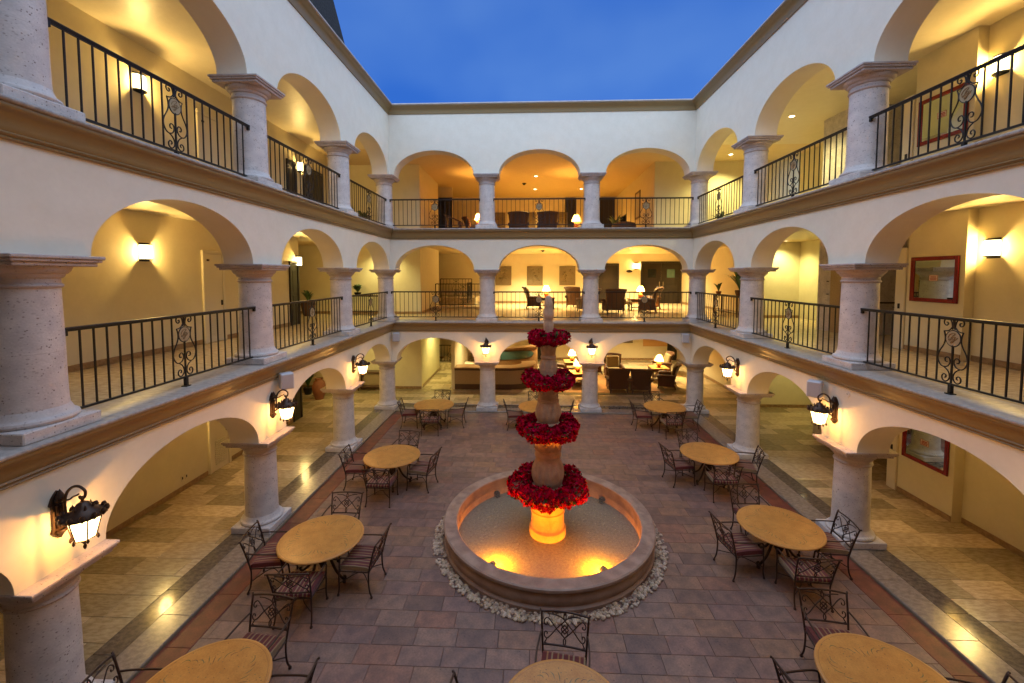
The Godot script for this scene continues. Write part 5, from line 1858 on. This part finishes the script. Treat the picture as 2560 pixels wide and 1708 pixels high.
func make_details() -> void:
	# red framed mirrors with a small printed notice
	var fl := ["ground floor", "middle floor", "top floor"]
	var hm := [1.45, F2 + 1.66, F3 + 1.66]
	var hh := [0.95, 1.0, 1.0]
	for f in 3:
		var t := framed("wall_mirror", "red framed mirror on the right gallery wall, %s" % fl[f], "mirror", P(8.858, hm[f], 9.655), -PI / 2, 1.10, hh[f], 0.085, M.red_frame, M.mirror)
		var b := MB.new()
		b.box(Vector3(0.0, 0.03, 0.0185), Vector3(0.20, 0.13, 0.004))
		var nt := put("notice", b, M.cream_print, t)
		b = MB.new()
		for e in [[0, 0.09, 0.196, 0.008], [0, -0.03, 0.196, 0.008]]:
			b.box(Vector3(e[0], e[1], 0.0215), Vector3(e[2], e[3], 0.001))
		for e in [[-0.096], [0.096]]:
			b.box(Vector3(e[0], 0.03, 0.0215), Vector3(0.008, 0.112, 0.001))
		for e in [[0.055, 0.13, 0.022], [0.025, 0.15, 0.018], [-0.005, 0.14, 0.018]]:
			b.box(Vector3(0, e[0], 0.0215), Vector3(e[1], e[2], 0.001))
		put("notice_print", b, M.red_print, nt)
		# white doors of the left gallery, dark service doors, jamb of the right door
		var h: float = FLOOR[f]
		panel_door("white door with louvres in the left gallery, %s" % fl[f], P(-8.298, h, 10.85), PI / 2, 0.60, 2.30, M.white_paint, M.white_paint, 0)
		panel_door("narrow dark door at the end of the left gallery, %s" % fl[f], P(-8.298, h, 14.68), PI / 2, 0.40, 2.15, M.black_wood, M.black_wood, 1)
		var dj := thing("door", "white door jamb beside the mirror, right gallery, %s" % fl[f], "door", P(8.83, h, 10.46))
		b = MB.new()
		b.box(Vector3(0.12, 1.2, 0), Vector3(0.26, 2.4, 0.26), 0.01)
		put("door_frame", b, M.white_paint, dj)
		b = MB.new()
		b.box(Vector3(-0.02, 1.02, 0.0), Vector3(0.02, 0.12, 0.05), 0.004)
		put("lock_plate", b, M.iron, dj)
		# handrail in the stair recess
		var hr := thing("stair_handrail", "black handrail on the stair wall right of the gallery, %s" % fl[f], "handrail", P(10.4, h, 12.85))
		b = MB.new()
		b.tube([Vector3(-0.75, 0.95, 0.07), Vector3(0.5, 0.95, 0.07)], 0.025, 8)
		put("rail", b, M.iron, hr)
		b = MB.new()
		for x in [-0.55, 0.3]:
			b.tube(smooth_curve([Vector3(x, 0.95, 0.07), Vector3(x, 0.86, 0.07), Vector3(x, 0.82, 0.03), Vector3(x, 0.82, -0.05)], 3), 0.012, 6)
		put("bracket", b, M.iron, hr)
	panel_door("wide dark door beside the lamp at the end of the left gallery, top floor", P(-8.298, F3, 16.2), PI / 2, 1.3, 2.2, M.black_wood, M.black_wood, 1)
	panel_door("dark double door with two small panes, middle lounge", P(8.25, F2, 26.895), 0.0, 2.35, 2.52, M.black_wood, M.dark_wood, 2)
	panel_door("plain dark door left of the lamp, middle lounge", P(4.95, F2, 26.895), 0.0, 1.2, 2.40, M.black_wood, M.black_wood, 1)
	panel_door("black door at the far right of the ground lounge", P(8.75, GF, 26.045), 0.0, 0.45, 2.15, M.black_wood, M.black_wood, 1)
	panel_door("dark door between desk and lamps, far wall of the ground lounge", P(0.55, GF, 26.045), 0.0, 0.9, 2.45, M.black_wood, M.black_wood, 1)
	panel_door("tall dark door behind the lectern, top lounge", P(-5.0, F3, 23.9), 0.0, 1.25, 2.5, M.black_wood, M.black_wood, 1)
	inner_wall(-5.7, -4.3, F3, 10.13, 23.91, 24.1)
	panel_door("dark door right of the right middle column, top lounge", P(4.45, F3, 26.995), 0.0, 1.6, 3.0, M.black_wood, M.black_wood, 1)
	panel_door("narrow dark door left of the right middle column, top lounge", P(2.6, F3, 26.995), 0.0, 0.5, 3.0, M.black_wood, M.black_wood, 1)
	# stone reliefs
	var place := ["left", "middle", "right"]
	for k in 3:
		relief("square stone relief, the %s of three on the far wall, middle lounge" % place[k], P([-1.6, 0.38, 2.42][k], F2 + 1.72, 26.895), 1.0, 1.2)
		relief("stone relief, the %s of three behind the armchairs, top lounge" % place[k], P([-2.0, -0.1, 1.9][k], F3 + 1.35, 26.995), 1.05, 1.7)
	relief("stone relief high on the far wall, ground lounge", P(5.85, 1.55, 26.045), 1.0, 0.9)
	framed("wall_picture", "framed picture on the orange side wall, right arch, top lounge", "picture", P(5.448, F3 + 1.75, 21.7), -PI / 2, 0.95, 1.35, 0.09, M.wood, M.pale_print)
	framed("wall_picture", "framed picture above the plants, right gallery, middle floor", "picture", P(9.46, F2 + 1.75, 18.95), -PI / 2, 1.3, 0.95, 0.06, M.wood, M.pale_print)
	framed("wall_picture", "dark framed picture behind the reception desk", "picture", P(-2.7, 2.15, 26.045), 0.0, 1.2, 0.75, 0.06, M.black_wood, M.screen)
	var tv := framed("wall_screen", "dark flat screen on the orange side wall, top lounge", "screen", P(5.448, F3 + 1.2, 24.9), -PI / 2, 1.5, 0.95, 0.05, M.iron, M.screen)
	var sg := thing("oval_sign", "small dark oval sign left of the wall lamp, middle lounge", "sign", P(6.28, F2 + 2.0, 26.89))
	var b := MB.new()
	var ov := PackedVector2Array()
	for k in 20:
		ov.append(Vector2(cos(TAU * k / 20) * 0.19, sin(TAU * k / 20) * 0.085 + (0.03 if k == 5 else 0.0)))
	b.prism(ov, Vector3(), Vector3.RIGHT, Vector3.UP, 0.02)
	put("plate", b, M.iron, sg)
	# lift call buttons and portal
	var lp := thing("lift_doorway", "stone framed lift doorway in the right gallery, middle floor", "doorway", P(9.395, F2, 13.1), -PI / 2)
	b = MB.new()
	b.box(Vector3(-0.25, 1.1, 0.012), Vector3(0.5, 2.2, 0.02))
	put("lift_door", b, M.desk_stone, lp)
	b = MB.new()
	for q in [1.15, 1.55]:
		b.lathe([Vector2(0.001, 0.0), Vector2(0.035, 0.0), Vector2(0.035, 0.02)], 10, Vector3(-0.62, q, 0.02))
	put("call_button", b, M.iron, lp)
	# ceiling sensors
	for s in [[P(-0.26, 10.13, 23.0), "dark dome camera on the ceiling, top lounge"], [P(0.75, 6.57, 23.0), "dark dome camera on the ceiling, middle lounge"]]:
		var dm := thing("dome_camera", s[1], "camera", s[0])
		b = MB.new()
		b.lathe([Vector2(0.001, -0.10), Vector2(0.05, -0.09), Vector2(0.085, -0.05), Vector2(0.09, -0.02), Vector2(0.12, -0.015), Vector2(0.12, -0.001)], 20)
		put("dome", b, M.black_wood, dm)
	# loudspeakers
	var sp: Node3D = null
	for s in [[P(-5.06, 3.02, 8.58), PI / 4, "white loudspeaker above the second left lantern"], [P(5.86, 2.90, 8.83), -PI / 4, "white loudspeaker above the second right lantern"], [P(-5.03, 2.88, 15.85), 0.2, "white loudspeaker in the far left corner of the court"], [P(5.79, 2.90, 15.85), -0.2, "white loudspeaker in the far right corner of the court"]]:
		if sp == null:
			sp = thing("loudspeaker", s[2], "loudspeaker", s[0], s[1], "white loudspeakers above the ground arcade")
			b = MB.new()
			b.box(Vector3(0, 0, 0), Vector3(0.25, 0.33, 0.22), 0.015)
			put("cabinet", b, M.white_plastic, sp)
			b = MB.new()
			b.box(Vector3(0, 0, 0.112), Vector3(0.21, 0.29, 0.008), 0.003)
			put("grille", b, M.grille, sp)
			b = MB.new()
			b.box(Vector3(0, 0.0, -0.15), Vector3(0.06, 0.10, 0.09), 0.005)
			put("bracket", b, M.white_plastic, sp)
		else:
			dup(sp, s[2], s[0], s[1])
	var jd := thing("junction_cover", "small round cover plate on the right arcade wall beside the speaker", "cover plate", P(RX - 0.002, 2.97, 8.2), -PI / 2)
	b = MB.new()
	var disc := PackedVector2Array()
	for k in 18:
		disc.append(Vector2(cos(TAU * k / 18), sin(TAU * k / 18)) * 0.055)
	b.prism(disc, Vector3(), Vector3.RIGHT, Vector3.UP, 0.01)
	put("plate", b, M.stucco, jd)
	b = MB.new()
	b.lathe([Vector2(0.001, 0.0), Vector2(0.01, 0.0), Vector2(0.01, 0.012)], 8, Vector3(0, -0.006, 0.012))
	put("screw", b, M.iron, jd)
	for q in [[9.62, 0.0], [9.74, 0.0]]:
		var so := thing("wall_socket", "white socket plate low on the left ground wall, %s" % ["left one", "right one"][0 if q[0] < 9.7 else 1], "socket", P(-8.297, 0.36, q[0]), PI / 2)
		b = MB.new()
		b.box(Vector3(0, 0, 0.005), Vector3(0.08, 0.13, 0.01), 0.003)
		put("plate", b, M.white_paint, so)
		b = MB.new()
		b.box(Vector3(0, 0, 0.011), Vector3(0.03, 0.06, 0.003))
		put("outlet", b, M.iron, so)
	# plants and consoles
	console("dark console table with bonsai in the far left corner, middle floor", P(-7.3, F2, 18.45), 0.0, 1.9, 0.88)
	plant("bushy bonsai on the console, far left corner, middle floor", P(-7.55, F2 + 0.88, 18.45), 0.42, 0.34, 46, 71, M.screen, 0.12, 0.16, 0.07)
	plant("spiky plant in a basket behind the second left railing, middle floor", P(-9.5, F2, 17.9), 0.62, 0.45, 26, 72, M.wicker, 0.62, 0.30, 0.04)
	plant("leafy plant behind the third left railing, top floor", P(-6.9, F3, 17.6), 0.5, 0.6, 22, 73, M.terracotta, 0.5, 0.22, 0.05)
	plant("tall palm behind the far right railing, middle floor", P(8.75, F2 + 0.88, 18.0), 1.05, 0.75, 34, 74, M.wicker, 0.25, 0.18, 0.05)
	plant("arching orchid leaves by the far right corner column, middle floor", P(8.6, F2 + 0.88, 19.6), 0.55, 0.5, 7, 75, M.terracotta, 0.15, 0.12, 0.045)
	console("dark console table with plants, right gallery, middle floor", P(8.75, F2, 18.9), PI / 2, 2.3, 0.88)
	plant("leafy plant behind the right railing, top floor", P(7.6, F3, 17.3), 0.45, 0.55, 20, 76, M.terracotta, 0.35, 0.2, 0.05)
	plant("dark leafed plant before the screen, top lounge", P(4.45, F3, 22.3), 0.95, 0.55, 24, 77, M.black_wood, 0.6, 0.22, 0.06)
	plant("leafy plant beside a terracotta jar, left ground corner", P(-9.6, GF, 17.9), 0.9, 0.5, 26, 78, M.black_wood, 0.3, 0.2, 0.06)
	var jar := thing("terracotta_jar", "tall terracotta jar seen through the left ground arcade", "jar", P(-8.75, GF, 17.2))
	b = MB.new()
	b.lathe([Vector2(0.001, 0.0), Vector2(0.16, 0.0), Vector2(0.24, 0.25), Vector2(0.28, 0.5), Vector2(0.22, 0.72), Vector2(0.14, 0.82), Vector2(0.17, 0.88), Vector2(0.15, 0.88)], 24)
	put("jar_body", b, M.terracotta, jar)
	console("dark console table left of the far left column, ground floor", P(-7.0, GF, 18.7), 0.0, 1.4, 0.85)
	# railings of the stairs behind the lobby
	stair_rail("black stair railing left of the reception, ground floor", P(-4.25, 0.38, 23.15), 0.0, 1.5, 0.98)
	stair_rail("black stairwell railing behind the left arch, middle lounge", P(-3.4, F2 + 0.12, 21.95), 0.0, 2.9, 1.18)
	stair_rail("upper black stair railing behind the left arch, middle lounge", P(-4.05, F2 + 0.50, 23.55), 0.0, 1.75, 1.05)
	stair_rail("short black railing turned along the stairs, middle lounge", P(-3.2, F2 + 0.30, 22.8), PI / 2, 1.4, 1.05)

func relief(label: String, at: Vector3, w: float, h: float) -> void:
	var t := thing("stone_relief", label, "wall relief", at, 0.0, "carved stone reliefs in the lounges")
	var b := MB.new()
	b.box(Vector3(0, 0, 0.03), Vector3(w, h, 0.06), 0.01)
	put("slab", b, M.relief, t)
	b = MB.new()
	for s in [-1.0, 1.0]:
		b.box(Vector3(s * (w / 2 - 0.06), 0, 0.068), Vector3(0.04, h - 0.1, 0.016), 0.004)
		b.box(Vector3(0, s * (h / 2 - 0.06), 0.068), Vector3(w - 0.17, 0.04, 0.0155), 0.004)
	var r := RandomNumberGenerator.new()
	r.seed = int(at.x * 100) + int(at.y * 10)
	for k in 14:
		var c := Vector3(r.randf_range(-0.3, 0.3) * w, r.randf_range(-0.34, 0.34) * h, 0.066)
		b.lathe([Vector2(0.001, -0.05), Vector2(0.05, -0.03), Vector2(0.06, 0.0), Vector2(0.03, 0.05), Vector2(0.001, 0.06)], 7, c, 0, [], r.randf_range(0.6, 1.5), 0.35)
	put("carving", b, M.relief, t)

func stair_rail(label: String, at: Vector3, turn: float, w: float, h: float) -> void:
	var t := thing("stair_railing", label, "railing", at, turn)
	var b := MB.new()
	b.box(Vector3(0, h, 0), Vector3(w, 0.04, 0.05), 0.006)
	put("top_rail", b, M.iron, t)
	b = MB.new()
	b.box(Vector3(0, 0.10, 0), Vector3(w, 0.03, 0.03))
	put("bottom_rail", b, M.iron, t)
	b = MB.new()
	b.box(Vector3(0, (h + 0.1) / 2, 0), Vector3(0.018, h - 0.1, 0.018))
	var bar := b.mesh()
	var n := int(w / 0.165)
	for k in n + 1:
		var x := -w / 2 + w * k / n
		if absf(x) < 0.2:
			continue
		var o := put("baluster", bar, M.iron, t)
		o.position = Vector3(x, 0, 0)
	b = MB.new()
	for s in [-1.0, 1.0]:
		for c in scroll_curves():
			var q := []
			for p in c:
				q.append(Vector3(p.x * s, p.y * (h - 0.1) / 0.96 + 0.10, 0))
			b.tube(q, 0.010, 5)
	b.box(Vector3(0, h * 0.45, 0), Vector3(0.02, h * 0.9, 0.02))
	put("scroll_ornament", b, M.iron, t)
	for s in [-1.0, 1.0]:
		b = MB.new()
		b.box(Vector3(s * w / 2, h / 2, 0), Vector3(0.04, h, 0.04))
		put("post", b, M.iron, t)

func _ready() -> void:
	make_view()
	rng.seed = 17
	make_materials()
	make_building()
	make_floors()
	make_inner_walls()
	make_columns()
	make_railings()
	make_lanterns()
	make_sconces()
	make_downlights()
	make_table_lamps()
	make_fountain()
	make_courtyard_furniture()
	make_lounges()
	make_details()
